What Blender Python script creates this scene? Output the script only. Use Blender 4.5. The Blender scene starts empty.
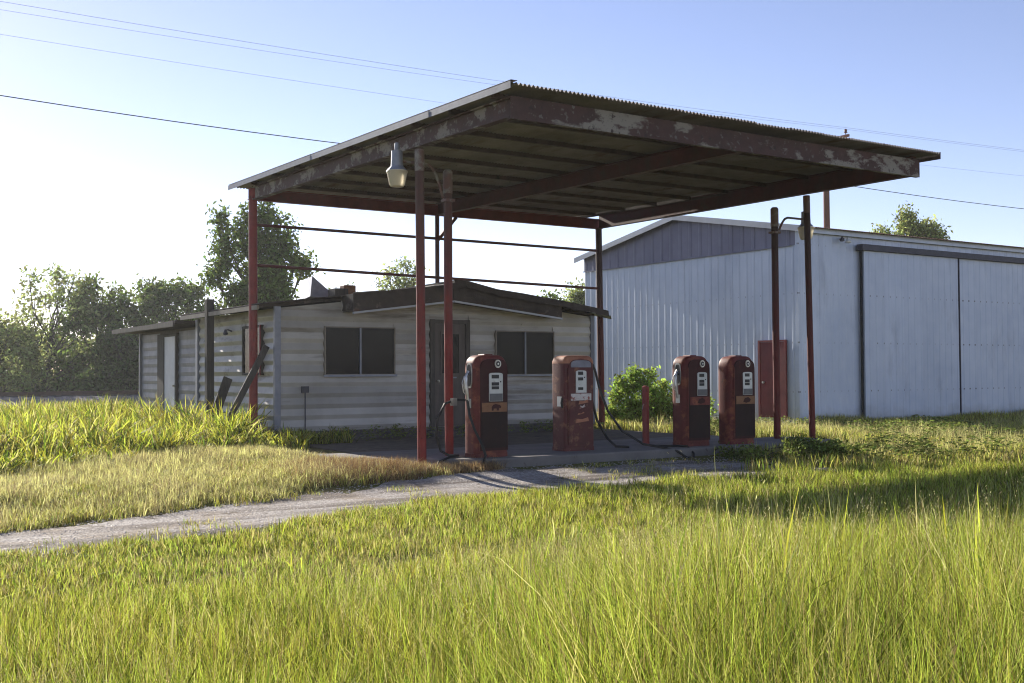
import bpy, math, random
import numpy as np
from mathutils import Vector, Matrix
random.seed(7); rng = np.random.default_rng(11)
scn = bpy.context.scene
C = scn.collection
R = math.radians

# ------------------------------------------------------------------ camera
# World frame: +X runs along the pump island (to the right and away), +Y runs from the island to the house.
FPX, PITCH, ROLL, TH, HC = 1111.0, R(1.573), 0.005, R(33.3), 1.4
CX, CY = -7.94, -14.53
def c2w(v):            # camera-heading frame (right, forward, up) -> world
    c, s = math.cos(TH), math.sin(TH)
    return Vector((v[0]*c+v[1]*s, -v[0]*s+v[1]*c, v[2]))
_F = Vector((0, math.cos(PITCH), math.sin(PITCH))); _R0 = Vector((1, 0, 0)); _U0 = Vector((0, -math.sin(PITCH), math.cos(PITCH)))
_R = _R0*math.cos(ROLL)-_U0*math.sin(ROLL); _U = _R0*math.sin(ROLL)+_U0*math.cos(ROLL)
WF, WR, WU = c2w(_F), c2w(_R), c2w(_U)
cam_d = bpy.data.cameras.new('camera'); cam = bpy.data.objects.new('camera', cam_d); C.objects.link(cam)
m = Matrix((WR, WU, -WF)).transposed().to_4x4(); m.translation = (CX, CY, HC)
cam.matrix_world = m
cam_d.sensor_width = 36; cam_d.lens = 36*FPX/1024; cam_d.clip_start = 0.05; cam_d.clip_end = 3000
scn.camera = cam

# ------------------------------------------------------------------ sky, sun, exposure
SUN_EL, SUN_AZ = 22.0, -2.0           # azimuth clockwise from +Y: the sun stands behind the house, a little to the left
w = bpy.data.worlds.new('World'); scn.world = w; w.use_nodes = True
nt = w.node_tree; bg = nt.nodes['Background']
sky = nt.nodes.new('ShaderNodeTexSky'); sky.sky_type = 'NISHITA'; sky.sun_disc = False
sky.sun_elevation = R(SUN_EL); sky.sun_rotation = R(SUN_AZ); sky.air_density = 0.72; sky.dust_density = 0.06; sky.ozone_density = 1.0
tint = nt.nodes.new('ShaderNodeMix'); tint.data_type = 'RGBA'; tint.blend_type = 'MULTIPLY'; tint.inputs[0].default_value = 1; tint.inputs[7].default_value = (1.08, .90, .94, 1)   # the photograph's white balance, the whole sky alike
nt.links.new(sky.outputs[0], tint.inputs[6]); nt.links.new(tint.outputs[2], bg.inputs[0]); bg.inputs[1].default_value = 0.094
sl = bpy.data.lights.new('sun', 'SUN'); sl.energy = 5.0; sl.angle = R(0.6); sl.color = (1.0, 0.93, 0.82)
sun = bpy.data.objects.new('sun', sl); C.objects.link(sun)
sd = Vector((math.sin(R(SUN_AZ))*math.cos(R(SUN_EL)), math.cos(R(SUN_AZ))*math.cos(R(SUN_EL)), math.sin(R(SUN_EL))))
sun.rotation_euler = sd.to_track_quat('Z', 'Y').to_euler(); sun.location = sd*60
vs = scn.view_settings; vs.view_transform = 'Standard'; vs.look = 'None'; vs.gamma = 1; vs.use_curve_mapping = False
vs.exposure = 1.08
cy = scn.cycles; cy.filter_width = 1.1; cy.max_bounces = 5; cy.diffuse_bounces = 3; cy.glossy_bounces = 2; cy.transmission_bounces = 3; cy.transparent_max_bounces = 4; cy.caustics_reflective = False; cy.caustics_refractive = False

# ------------------------------------------------------------------ helpers
def S(r, g, b):        # 0-255 display colour -> linear
    f = lambda c: (c/255/12.92 if c/255 <= .04045 else ((c/255+.055)/1.055)**2.4)
    return (f(r), f(g), f(b), 1)
def cam_px(x, y):      # world xy -> (column, depth), used for level of detail
    dx, dy = x-CX, y-CY
    c, s = math.cos(TH), math.sin(TH)
    r = dx*c-dy*s; d = dx*s+dy*c
    return 512+FPX*r/np.maximum(d, .1), d
def at(px, depth):     # a column of the picture and a depth -> world xy
    v = c2w(((px-512)/FPX*depth, depth, 0)); return CX+v.x, CY+v.y

class Nodes:
    def __init__(s, name):
        s.m = bpy.data.materials.new(name); s.m.use_nodes = True; s.t = s.m.node_tree
        s.b = s.t.nodes['Principled BSDF']; s.pos = s.t.nodes.new('ShaderNodeNewGeometry').outputs['Position']
        s.out = s.t.nodes['Material Output']
    def n(s, k, **kw):
        o = s.t.nodes.new(k)
        for a, v in kw.items():
            if a.startswith('i_'):
                o.inputs[a[2:]].default_value = v
            else: setattr(o, a, v)
        return o
    def l(s, a, b): s.t.links.new(a, b)
    def noise(s, scale, detail=4, rough=.6, stretch=None, vec=None):
        v = vec or s.pos
        if stretch:
            mp = s.n('ShaderNodeMapping'); mp.inputs['Scale'].default_value = stretch; s.l(v, mp.inputs[0]); v = mp.outputs[0]
        o = s.n('ShaderNodeTexNoise', i_Scale=scale, i_Detail=detail, i_Roughness=rough); s.l(v, o.inputs['Vector']); return o.outputs['Fac']
    def ramp(s, fac, a, b):
        o = s.n('ShaderNodeMapRange', clamp=True); o.inputs[1].default_value = a; o.inputs[2].default_value = b; s.l(fac, o.inputs[0]); return o.outputs[0]
    def mix(s, fac, a, b):
        o = s.n('ShaderNodeMix', data_type='RGBA')
        if hasattr(fac, 'is_linked'): s.l(fac, o.inputs[0])
        else: o.inputs[0].default_value = fac
        for i, v in ((6, a), (7, b)):
            if hasattr(v, 'is_linked'): s.l(v, o.inputs[i])
            else: o.inputs[i].default_value = v
        return o.outputs[2]
    def math(s, op, a, b=0.0):
        o = s.n('ShaderNodeMath', operation=op)
        for i, v in ((0, a), (1, b)):
            if hasattr(v, 'is_linked'): s.l(v, o.inputs[i])
            else: o.inputs[i].default_value = v
        return o.outputs[0]
    def bump(s, fac, strength=.3, dist=.01):
        o = s.n('ShaderNodeBump', i_Strength=strength, i_Distance=dist); s.l(fac, o.inputs['Height']); s.l(o.outputs[0], s.b.inputs['Normal'])
    def rand(s): return s.n('ShaderNodeObjectInfo').outputs['Random']

def surf(name, base, alt, scale=3, rough=.6, metal=0., spots=(), bump=.15, bscale=40, spec=.4, stretch=None, vary=.12):
    """mottled surface: base to alt by noise; spots = (colour, scale, low, high[, stretch]) for rust, dirt, peeling"""
    k = Nodes(name)
    col = k.mix(k.ramp(k.noise(scale, stretch=stretch), .3, .7), base, alt)
    rg = None
    for sp in spots:
        c, sc, lo, hi = sp[:4]
        fac = k.ramp(k.noise(sc, 6, .65, stretch=sp[4] if len(sp) > 4 else None), lo, hi)
        col = k.mix(fac, col, c)
    if vary:
        hs = k.n('ShaderNodeHueSaturation'); k.l(col, hs.inputs['Color'])
        k.l(k.math('ADD', k.math('MULTIPLY', k.rand(), vary*2), 1-vary), hs.inputs['Value']); col = hs.outputs[0]
    k.l(col, k.b.inputs['Base Color'])
    k.b.inputs['Metallic'].default_value = metal; k.b.inputs['Specular IOR Level'].default_value = spec
    k.l(k.math('ADD', k.math('MULTIPLY', k.noise(scale*4), .3), rough-.15), k.b.inputs['Roughness'])
    if bump: k.bump(k.noise(bscale, 5), bump, .01)
    return k.m

def leafmat(name, a, b, c, trans=.45, patch=.5, dry=None, deep=None):
    """leaf or blade: colour varies by instance and by patch of ground; lets light through"""
    k = Nodes(name)
    isl0 = k.n('ShaderNodeNewGeometry').outputs['Random Per Island']; col = k.mix(k.math('FRACT', k.math('MULTIPLY', isl0, 7.31)), a, b)
    col = k.mix(k.ramp(k.noise(patch, 3), .42, .66), col, c)
    isl = k.n('ShaderNodeNewGeometry').outputs['Random Per Island']
    pick = k.math('FRACT', k.math('MULTIPLY', isl0, 13.7))
    if dry: col = k.mix(k.math('LESS_THAN', pick, .16), col, dry)
    if deep: col = k.mix(k.math('GREATER_THAN', pick, .70), col, deep)
    hs = k.n('ShaderNodeHueSaturation'); k.l(col, hs.inputs['Color']); k.l(k.math('ADD', k.math('MULTIPLY', isl, 1.05), .28), hs.inputs['Value'])
    k.l(k.math('ADD', k.math('MULTIPLY', isl, .06), .47), hs.inputs['Hue'])
    k.l(hs.outputs[0], k.b.inputs['Base Color']); k.b.inputs['Roughness'].default_value = .6; k.b.inputs['Specular IOR Level'].default_value = .12
    tr = k.n('ShaderNodeBsdfTranslucent'); k.l(hs.outputs[0], tr.inputs[0])
    mx = k.n('ShaderNodeMixShader'); mx.inputs[0].default_value = trans
    k.l(k.b.outputs[0], mx.inputs[1]); k.l(tr.outputs[0], mx.inputs[2]); k.l(mx.outputs[0], k.out.inputs[0])
    return k.m

class MB:
    def __init__(s): s.v = []; s.f = []
    def add(s, v, f):
        o = len(s.v); s.v += [tuple(p) for p in v]; s.f += [tuple(i+o for i in q) for q in f]; return s
    def box(s, x0, x1, y0, y1, z0, z1):
        return s.add([(x0,y0,z0),(x1,y0,z0),(x1,y1,z0),(x0,y1,z0),(x0,y0,z1),(x1,y0,z1),(x1,y1,z1),(x0,y1,z1)],
                     [(3,2,1,0),(4,5,6,7),(0,1,5,4),(1,2,6,5),(2,3,7,6),(3,0,4,7)])
    def beam(s, a, b, w, h, up=(0,0,1)):      # rectangular bar from a to b
        a, b = Vector(a), Vector(b); d = (b-a).normalized(); r = d.cross(Vector(up))
        if r.length < 1e-4: r = d.cross(Vector((1,0,0)))
        r.normalize(); u = r.cross(d)
        v = [p+r*(i*w/2)+u*(j*h/2) for p in (a, b) for i, j in ((-1,-1),(1,-1),(1,1),(-1,1))]
        return s.add(v, [(3,2,1,0),(4,5,6,7),(0,1,5,4),(1,2,6,5),(2,3,7,6),(3,0,4,7)])
    def tube(s, pts, rad, n=8, caps=True):
        pts = [Vector(p) for p in pts]; rad = rad if isinstance(rad, (list, tuple)) else [rad]*len(pts)
        o = len(s.v); ref = Vector((.31,.17,.94))
        for i, p in enumerate(pts):
            d = (pts[min(i+1, len(pts)-1)]-pts[max(i-1, 0)]).normalized()
            r = d.cross(ref)
            if r.length < .05: r = d.cross(Vector((1,0,0)))
            r.normalize(); u = r.cross(d)
            for k in range(n):
                a = 2*math.pi*k/n; s.v.append(tuple(p+(r*math.cos(a)+u*math.sin(a))*rad[i]))
        for i in range(len(pts)-1):
            for k in range(n):
                k2 = (k+1) % n; s.f.append((o+i*n+k, o+(i+1)*n+k, o+(i+1)*n+k2, o+i*n+k2))
        if caps: s.f.append(tuple(o+k for k in range(n))); s.f.append(tuple(o+(len(pts)-1)*n+k for k in reversed(range(n))))
        return s
    def lathe(s, prof, c, n=16):              # prof = (radius, z)
        o = len(s.v)
        for r, z in prof:
            for k in range(n):
                a = 2*math.pi*k/n; s.v.append((c[0]+r*math.cos(a), c[1]+r*math.sin(a), c[2]+z))
        for i in range(len(prof)-1):
            for k in range(n):
                k2 = (k+1) % n; s.f.append((o+i*n+k, o+i*n+k2, o+(i+1)*n+k2, o+(i+1)*n+k))
        s.f.append(tuple(o+k for k in reversed(range(n)))); s.f.append(tuple(o+(len(prof)-1)*n+k for k in range(n)))
        return s
    def prism(s, poly, axis, a, b):           # poly in the two other axes (x,z for 'y'; y,z for 'x'; x,y for 'z')
        put = {'y': lambda p, t: (p[0], t, p[1]), 'x': lambda p, t: (t, p[0], p[1]), 'z': lambda p, t: (p[0], p[1], t)}[axis]
        n = len(poly); v = [put(p, a) for p in poly]+[put(p, b) for p in poly]
        f = [tuple(range(n)), tuple(reversed(range(n, 2*n)))]+[(i, i+n, (i+1) % n+n, (i+1) % n) for i in range(n)]
        return s.add(v, f)
    def mesh(s, name, mat, smooth=False, off=(0,0,0)):
        me = bpy.data.meshes.new(name)
        me.from_pydata([(p[0]-off[0], p[1]-off[1], p[2]-off[2]) for p in s.v], [], s.f)
        if mat: me.materials.append(mat)
        import bmesh
        bm = bmesh.new(); bm.from_mesh(me); bmesh.ops.recalc_face_normals(bm, faces=bm.faces); bm.to_mesh(me); bm.free()
        if smooth:
            for p in me.polygons: p.use_smooth = True
            try: me.set_sharp_from_angle(angle=R(35))
            except Exception: pass
        return me
ORG = {}
def tag(o, label=None, cat=None, group=None, kind=None):
    for k, v in (('label', label), ('category', cat), ('group', group), ('kind', kind)):
        if v: o[k] = v
    return o
def thing(name, label, cat, loc, group=None):
    o = bpy.data.objects.new(name, None); C.objects.link(o); o.location = loc; o.empty_display_size = .2
    ORG[o.name] = Vector(loc); return tag(o, label, cat, group)
def part(name, mb, mat, parent=None, smooth=False, label=None, bevel=0, kind=None):
    """mesh given in world coordinates; its origin is the thing's origin"""
    org = ORG[parent.name] if parent else Vector((0,0,0))
    o = bpy.data.objects.new(name, mb.mesh(name, mat, smooth, org)); C.objects.link(o)
    if parent: o.parent = parent; ORG[o.name] = org
    else: ORG[o.name] = org
    if bevel:
        b = o.modifiers.new('bevel', 'BEVEL'); b.width = bevel; b.segments = 2; b.limit_method = 'ANGLE'; b.angle_limit = R(40)
    return tag(o, label, kind=kind)
def single(name, mb, mat, label, cat, loc=(0,0,0), group=None, smooth=False, bevel=0):
    """a thing that is one mesh, given in world coordinates, with its origin at loc"""
    o = bpy.data.objects.new(name, mb.mesh(name, mat, smooth, loc)); C.objects.link(o); o.location = loc; ORG[o.name] = Vector(loc)
    if bevel:
        b = o.modifiers.new('bevel', 'BEVEL'); b.width = bevel; b.segments = 2; b.limit_method = 'ANGLE'; b.angle_limit = R(40)
    return tag(o, label, cat, group)
def piece(name, me, parent, loc, rot=(0,0,0), scale=(1,1,1)):
    """shared mesh placed at a world location under its parent"""
    o = bpy.data.objects.new(name, me); C.objects.link(o); o.parent = parent; o.location = Vector(loc)-ORG[parent.name]; o.rotation_euler = rot; o.scale = scale
    return o
def struct(name, mb, mat, smooth=False): return tag(single(name, mb, mat, None, None, smooth=smooth), kind='structure')

# ------------------------------------------------------------------ materials
M = {}
M['red_paint'] = surf('red_paint', S(136,52,46), S(110,42,38), 4, .55, spots=[(S(92,52,40), 7, .6, .72), (S(70,38,30), 25, .66, .74)], bump=.2)
def shaded_worn_post(name, c1, c2, grey, z0, z1):
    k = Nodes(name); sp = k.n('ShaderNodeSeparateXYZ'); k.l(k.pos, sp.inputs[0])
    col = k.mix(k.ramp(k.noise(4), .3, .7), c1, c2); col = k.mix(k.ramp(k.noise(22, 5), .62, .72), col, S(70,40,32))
    f = k.ramp(k.math('ADD', sp.outputs[2], k.math('MULTIPLY', k.noise(5, 5, stretch=(4,4,1)), 2.2)), z0, z1)      # roof shade painted in higher up, mixed with worn paint
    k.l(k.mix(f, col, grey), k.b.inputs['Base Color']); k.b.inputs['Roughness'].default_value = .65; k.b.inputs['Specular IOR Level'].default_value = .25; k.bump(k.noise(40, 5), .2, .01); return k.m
M['red_worn_shade'] = shaded_worn_post('shaded_worn_red_post', S(138,52,46), S(112,42,38), S(84,62,56), 2.6, 5.2)
M['red_worn_shade_dark'] = shaded_worn_post('dark_shaded_worn_red_post', S(108,42,38), S(86,36,32), S(62,46,42), 2.4, 4.8)  # darker copy: the unlit look of the right posts put into the paint
M['red_dark'] = surf('red_beam_paint', S(92,38,34), S(68,34,30), 2.5, .6, spots=[(S(70,48,40), 4, .5, .7)], bump=.2)
M['peeling'] = surf('peeling_beam', S(74,48,42), S(60,42,36), 3, .7, spots=[(S(128,122,112), 2.2, .52, .57, (.5,1,1.2)), (S(100,94,86), 11, .60, .63), (S(52,38,32), 9, .6, .66), (S(44,30,26), 30, .62, .68)], bump=.35)
M['grey_pole'] = surf('weathered_pole', S(110,72,64), S(92,86,80), 3, .65, spots=[(S(128,124,116), 5, .5, .62)])
M['purlin'] = surf('purlin_steel', S(84,66,58), S(66,52,46), 3, .7, spots=[(S(48,38,34), 6, .55, .7)])
M['galv_under'] = surf('galvanised_old', S(136,130,126), S(110,103,99), 1.4, .6, .2, spots=[(S(96,66,48), 2.2, .55, .72, (1,.25,1)), (S(62,50,42), 8, .64, .75)], bump=.1)
M['trim'] = surf('aluminium_trim', S(138,142,150), S(118,122,132), 3, .45, .3, spots=[(S(120,108,98), 6, .66, .76)], bump=.05)
M['fascia'] = surf('aged_fascia', S(100,104,114), S(86,90,100), 3, .5, .2, spots=[(S(84,72,64), 6, .62, .74)], bump=.05)
M['siding'] = surf('aluminium_siding', S(188,184,176), S(164,160,152), 1.2, .5, .05, spots=[(S(98,86,72), 1.1, .54, .75, (.3,1,3)), (S(78,68,58), 9, .7, .8, (1,1,.2))], bump=.06, vary=.22)
M['siding_cool'] = surf('grey_siding', S(116,119,126), S(98,101,110), 1.2, .5, .05, spots=[(S(100,98,98), 2, .6, .8, (.3,1,3))], bump=.06, vary=.1)
M['wallback'] = surf('wall_backing', S(96,90,82), S(76,72,66), 2, .8)
M['found'] = surf('old_concrete_block', S(104,100,96), S(78,74,72), 2, .9, spots=[(S(52,50,48), 3, .5, .7)], bump=.4)
M['concrete'] = surf('worn_concrete', S(122,117,113), S(100,96,93), 1.2, .9, spots=[(S(98,92,86), 1.6, .54, .72), (S(70,64,58), 6, .64, .74)], bump=.4, bscale=60)
M['tar'] = surf('tar_roofing', S(74,64,58), S(54,48,44), 2, .85, spots=[(S(106,96,88), 3, .58, .7), (S(88,66,50), 5, .62, .72)], bump=.5)
M['lightwood'] = surf('pale_trim_board', S(140,132,120), S(118,108,96), 3, .7, bump=.1)
M['wood'] = surf('grey_wood', S(86,80,74), S(64,60,56), 3, .85, stretch=(6,6,.6), bump=.4, spots=[(S(60,54,50), 14, .6, .7, (5,5,.4))])
M['doorwood'] = surf('brown_door', S(98,88,80), S(78,70,64), 2, .6, stretch=(5,5,.6), bump=.15)
M['whitedoor'] = surf('white_door_paint', S(180,184,192), S(164,168,176), 2, .5, bump=.05)
M['barn'] = surf('pale_barn_sheet', S(186,194,207), S(172,182,198), .8, .42, .15, spots=[(S(150,156,168), .9, .56, .8, (1,1,.3)), (S(128,96,78), 7, .74, .8)], bump=.05, spec=.4, vary=.05)
def fasteners(mt, foot=True):
    t = mt.node_tree; k = Nodes.__new__(Nodes); k.m = mt; k.t = t; k.b = t.nodes['Principled BSDF']; k.out = t.nodes['Material Output']
    k.pos = k.n('ShaderNodeNewGeometry').outputs['Position']; sp = k.n('ShaderNodeSeparateXYZ'); k.l(k.pos, sp.inputs[0])
    u = k.math('FRACT', k.math('MULTIPLY', k.math('ADD', sp.outputs[0], sp.outputs[1]), 1/.315)); v = k.math('FRACT', k.math('MULTIPLY', k.math('ADD', sp.outputs[2], .7), 1/1.45))
    d_ = k.math('MULTIPLY', k.math('LESS_THAN', u, .14), k.math('LESS_THAN', v, .034))
    d_ = k.math('MULTIPLY', d_, k.math('GREATER_THAN', k.noise(1.7, 2), .36))
    l_ = k.b.inputs['Base Color'].links[0].from_socket; c_ = k.mix(k.math('MULTIPLY', d_, .75), l_, S(92,86,88))
    f_ = k.math('MULTIPLY', k.ramp(k.math('ADD', sp.outputs[2], k.math('MULTIPLY', k.noise(2.2), .9)), .75, .1), .55)
    c_ = k.mix(f_, c_, S(124,116,104)); k.l(c_, k.b.inputs['Base Color'])
fasteners(M['barn'])
M['barn_blue'] = surf('grey_gable_sheet', S(112,112,130), S(98,98,118), .9, .45, .15, bump=.05, vary=.07)
M['barn_roof'] = surf('rusty_barn_roof', S(150,122,110), S(132,96,80), 1.5, .55, .3, spots=[(S(128,84,64), 2.5, .54, .7)], vary=.1)
M['reddoor'] = surf('maroon_door', S(124,36,36), S(100,31,31), 2, .55, bump=.08)
M['black'] = surf('black_rubber', S(26,25,25), S(36,34,33), 8, .6, bump=.05)
M['dark'] = surf('dark_steel', S(74,73,82), S(58,57,64), 4, .6, bump=.05)
M['chrome'] = surf('dull_chrome', S(190,188,184), S(150,146,140), 10, .35, .8, bump=.05)
M['dial'] = surf('dial_enamel', S(206,206,200), S(184,184,178), 8, .35, bump=0, spots=[(S(150,140,120), 14, .62, .8)])
M['dialgrey'] = surf('dial_grey', S(96,96,98), S(80,80,82), 8, .4, bump=0)
M['ink'] = surf('black_ink', S(24,24,26), S(34,34,36), 20, .5, bump=0)
M['orange'] = surf('orange_plate', S(138,96,60), S(120,78,48), 9, .55, bump=.05, spots=[(S(120,60,40), 16, .58, .68)])
M['pump_red'] = surf('faded_pump_red', S(108,42,36), S(88,36,31), 3, .6, spots=[(S(136,74,50), 5, .52, .66), (S(74,34,28), 12, .6, .7)], bump=.12, spec=.3)
M['pump_dark'] = surf('dark_pump_red', S(62,18,19), S(48,15,16), 3, .6, spots=[(S(80,36,28), 8, .62, .72)], bump=.1, spec=.2)
M['pump_kick'] = surf('blackened_pump_red', S(40,15,16), S(30,13,13), 3, .6, spots=[(S(64,30,24), 8, .62, .74)], bump=.1, spec=.2)
M['pump_rust'] = surf('rusted_pump_red', S(88,30,28), S(74,27,25), 4, .6, spots=[(S(126,80,58), 6, .55, .66), (S(150,130,114), 18, .66, .73), (S(72,36,28), 10, .6, .7)], bump=.3)
M['pump_top'] = surf('bleached_pump_top', S(176,120,88), S(150,92,68), 6, .65, spots=[(S(120,60,44), 9, .56, .66)], bump=.3)
M['greyplate'] = surf('grey_plate', S(136,136,146), S(112,112,122), 5, .5, bump=.05)
M['whiteband'] = surf('peeling_white_band', S(206,198,190), S(182,172,164), 8, .6, spots=[(S(140,70,56), 14, .54, .6)], bump=.1)
M['lampgrey'] = surf('lamp_housing', S(150,154,164), S(126,130,140), 6, .5, .3, bump=.05)
M['insul'] = surf('porcelain', S(120,70,56), S(96,56,46), 8, .3, bump=0)
M['polewood'] = surf('pole_wood', S(128,84,66), S(100,68,54), 2, .9, stretch=(6,6,.3), bump=.3)
M['rust'] = surf('rail_steel', S(96,74,62), S(76,58,50), 5, .6, .4)
M['ballast'] = surf('ballast_stone', S(160,150,146), S(112,104,102), 9, .95, spots=[(S(76,70,70), 20, .5, .6)], bump=1.0, bscale=14)
M['bark'] = surf('bark', S(92,80,68), S(66,58,50), 4, .9, stretch=(4,4,.8), bump=.5)
# glass: dark, nearly clean pane in front of an unlit room
k = Nodes('dark_window_glass'); k.b.inputs['Base Color'].default_value = S(16,16,17); k.b.inputs['Specular IOR Level'].default_value = .12
k.l(k.math('ADD', k.math('MULTIPLY', k.noise(9), .2), .12), k.b.inputs['Roughness']); M['glass'] = k.m
k = Nodes('lamp_refractor'); k.b.inputs['Base Color'].default_value = S(226,214,186); k.b.inputs['Roughness'].default_value = .35
k.b.inputs['Transmission Weight'].default_value = .35; M['refractor'] = k.m
# ground
k = Nodes('grassy_soil')
col = k.mix(k.ramp(k.noise(.5, 5), .35, .65), S(112,104,60), S(96,104,46))
col = k.mix(k.ramp(k.noise(6, 5), .45, .75), col, S(124,108,78))
col = k.mix(k.ramp(k.noise(40, 3), .5, .75), col, S(70,66,40))
k.l(col, k.b.inputs['Base Color']); k.b.inputs['Roughness'].default_value = 1; k.b.inputs['Specular IOR Level'].default_value = .1
k.bump(k.noise(30, 6), .6, .03); M['soil'] = k.m
k = Nodes('grey_gravel')
vo = k.n('ShaderNodeTexVoronoi', i_Scale=38.0); k.l(k.pos, vo.inputs['Vector'])
bw = k.n('ShaderNodeRGBToBW'); k.l(vo.outputs['Color'], bw.inputs[0])
col = k.mix(bw.outputs[0], S(128,120,114), S(196,188,180))
col = k.mix(k.ramp(k.noise(1.3, 5), .5, .75), col, S(140,122,100))
col = k.mix(k.ramp(k.noise(1.0, 4, stretch=(.25,2.2,1)), .48, .62), col, S(112,102,94))
col = k.mix(k.ramp(k.noise(3.5, 5), .60, .70), col, S(96,84,70))
k.l(col, k.b.inputs['Base Color']); k.b.inputs['Roughness'].default_value = .95; k.b.inputs['Specular IOR Level'].default_value = .2
k.bump(vo.outputs['Distance'], .8, .02); M['gravel'] = k.m
M['stone'] = surf('pebble', S(188,180,172), S(150,142,136), 30, .9, vary=.35, bump=0)
M['dirt'] = surf('dark_dirt', S(112,98,84), S(90,80,70), 2, 1, spots=[(S(66,58,50), 5, .5, .7)], bump=.6, bscale=30, vary=0)
# plants
M['g_tall'] = leafmat('tall_grass_blades', S(188,192,66), S(206,204,88), S(184,196,80), .45, .5, S(212,194,124), S(98,114,32))
M['g_short'] = leafmat('short_grass_blades', S(194,190,78), S(208,200,102), S(202,186,112), .45, .8, S(210,194,134), S(132,146,58))
M['g_weed'] = leafmat('broad_weed_blades', S(186,190,54), S(208,208,84), S(190,186,78), .55, .8, S(204,192,124), S(104,120,38))
M['g_dry'] = leafmat('dry_grass_blades', S(220,210,146), S(208,202,122), S(206,192,134), .5, 1.2)
M['g_brown'] = leafmat('brown_dead_weeds', S(172,138,98), S(148,116,82), S(176,150,108), .4, 1.2)
M['g_seed'] = leafmat('seed_stalks', S(226,216,160), S(206,192,128), S(214,190,146), .45)
M['g_dark'] = leafmat('dark_weed_leaves', S(116,134,58), S(136,146,66), S(124,132,64), .45)
M['leaf_tree'] = leafmat('tree_leaves', S(116,134,62), S(140,154,76), S(100,118,54), .5, .6)
M['leaf_pale'] = leafmat('pale_tree_leaves', S(166,174,104), S(182,184,114), S(146,160,92), .55, .6)
M['leaf_dark'] = leafmat('dark_tree_leaves', S(98,114,58), S(112,126,64), S(88,104,52), .45, .6)
M['leaf_bush'] = leafmat('bush_leaves', S(160,182,78), S(184,200,98), S(150,172,76), .6, .6)

# ------------------------------------------------------------------ the ground
def hash_noise(x, y, s):     # smooth value noise for the terrain and for ragged edges
    x = np.asarray(x, float)*s; y = np.asarray(y, float)*s
    xi, yi = np.floor(x), np.floor(y); fx, fy = x-xi, y-yi; fx = fx*fx*(3-2*fx); fy = fy*fy*(3-2*fy)
    h = lambda a, b: np.modf(np.abs(np.sin(a*127.1+b*311.7)*43758.5453))[0]
    return (h(xi,yi)*(1-fx)+h(xi+1,yi)*fx)*(1-fy)+(h(xi,yi+1)*(1-fx)+h(xi+1,yi+1)*fx)*fy
def sstep(a, b, x): t = np.clip((np.asarray(x, float)-a)/(b-a), 0, 1); return t*t*(3-2*t)
def lane_mid(x): return np.where(np.asarray(x) < 0, -1.75+np.asarray(x)*.30, -1.75-np.asarray(x)*.08)
def lane_half(x): return 1.0-.12*sstep(-2, -7, x)+.25*sstep(0, 3, x)
def ground(x, y):
    x = np.asarray(x, float); y = np.asarray(y, float)
    lane = 1-sstep(.8, 2.0, np.abs(y-lane_mid(x))/np.maximum(lane_half(x), .3))
    z = -.12*(1-sstep(-2.2, -.3, y))-.02*lane
    z += (hash_noise(x, y, .35)-.5)*.10*sstep(-3.5, -6, y)+(hash_noise(x, y, 1.1)-.5)*.03*sstep(-3.2, -4.2, y)
    z += .10*sstep(1, 4, y)*(1-sstep(-1.5, -.3, x))*(1-sstep(14, 20, y))
    z += (hash_noise(x, y, .5)-.5)*.12*sstep(9, 12, x)*(1-sstep(20, 26, y))-.30*sstep(10, 17, x)*(1-sstep(12, 22, y))
    return z
def grid_axis(lo, hi, fine0, fine1, step, grow=1.25):
    a = list(np.arange(fine0, fine1+1e-6, step)); d = step
    while a[-1] < hi: d *= grow; a.append(min(a[-1]+d, hi))
    d = step
    while a[0] > lo: d *= grow; a.insert(0, max(a[0]-d, lo))
    return np.array(a)
gx = grid_axis(-380, 380, -14, 24, .3); gy = grid_axis(-120, 420, -15, 14, .3)
XX, YY = np.meshgrid(gx, gy); ZZ = ground(XX, YY)
nx, ny = len(gx), len(gy)
g = MB(); g.v = list(zip(XX.ravel().tolist(), YY.ravel().tolist(), ZZ.ravel().tolist()))
g.f = [(j*nx+i, j*nx+i+1, (j+1)*nx+i+1, (j+1)*nx+i) for j in range(ny-1) for i in range(nx-1)]
struct('ground', g, M['soil'], True)
# gravel lane with ragged edges
g = MB(); xs = np.arange(-26, 6.6, .2); K = 14
for i, x in enumerate(xs):
    mid, hf = float(lane_mid(x)), float(lane_half(x))
    e0 = mid-hf+float(hash_noise(x, 3.3, 1.1)-.5)*.8+float(hash_noise(x, 9.3, 4)-.5)*.3
    e1 = mid+hf+float(hash_noise(x, 7.7, 1.1)-.5)*.7+float(hash_noise(x, 1.3, 4)-.5)*.3
    if x > 4: t = (x-4)/2.6; c = (e0+e1)/2; e0 = e0*(1-t)+c*t; e1 = e1*(1-t)+c*t
    for kk in range(K+1):
        y = e0+(e1-e0)*kk/K; edge = min(kk, K-kk)
        g.v.append((float(x), y, float(ground(x, y))+(.012 if edge else -.02)))
for i in range(len(xs)-1):
    for kk in range(K): a = i*(K+1)+kk; g.f.append((a, a+K+1, a+K+2, a+1))
struct('gravel_driveway', g, M['gravel'], True)
# dark bare earth and the concrete apron under the canopy
g = MB(); g.box(.35, 8.6, 2.9, 6.7, -.05, .02); struct('bare_earth', g, M['dirt'])
g = MB()
g.prism([(-.75,1.5),(-.35,.02),(.1,-.1),(8.4,-.1),(8.6,3.0),(1.0,2.9),(-.5,2.95)], 'z', -.06, .035)
struct('concrete_apron', g, M['concrete'])
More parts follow.
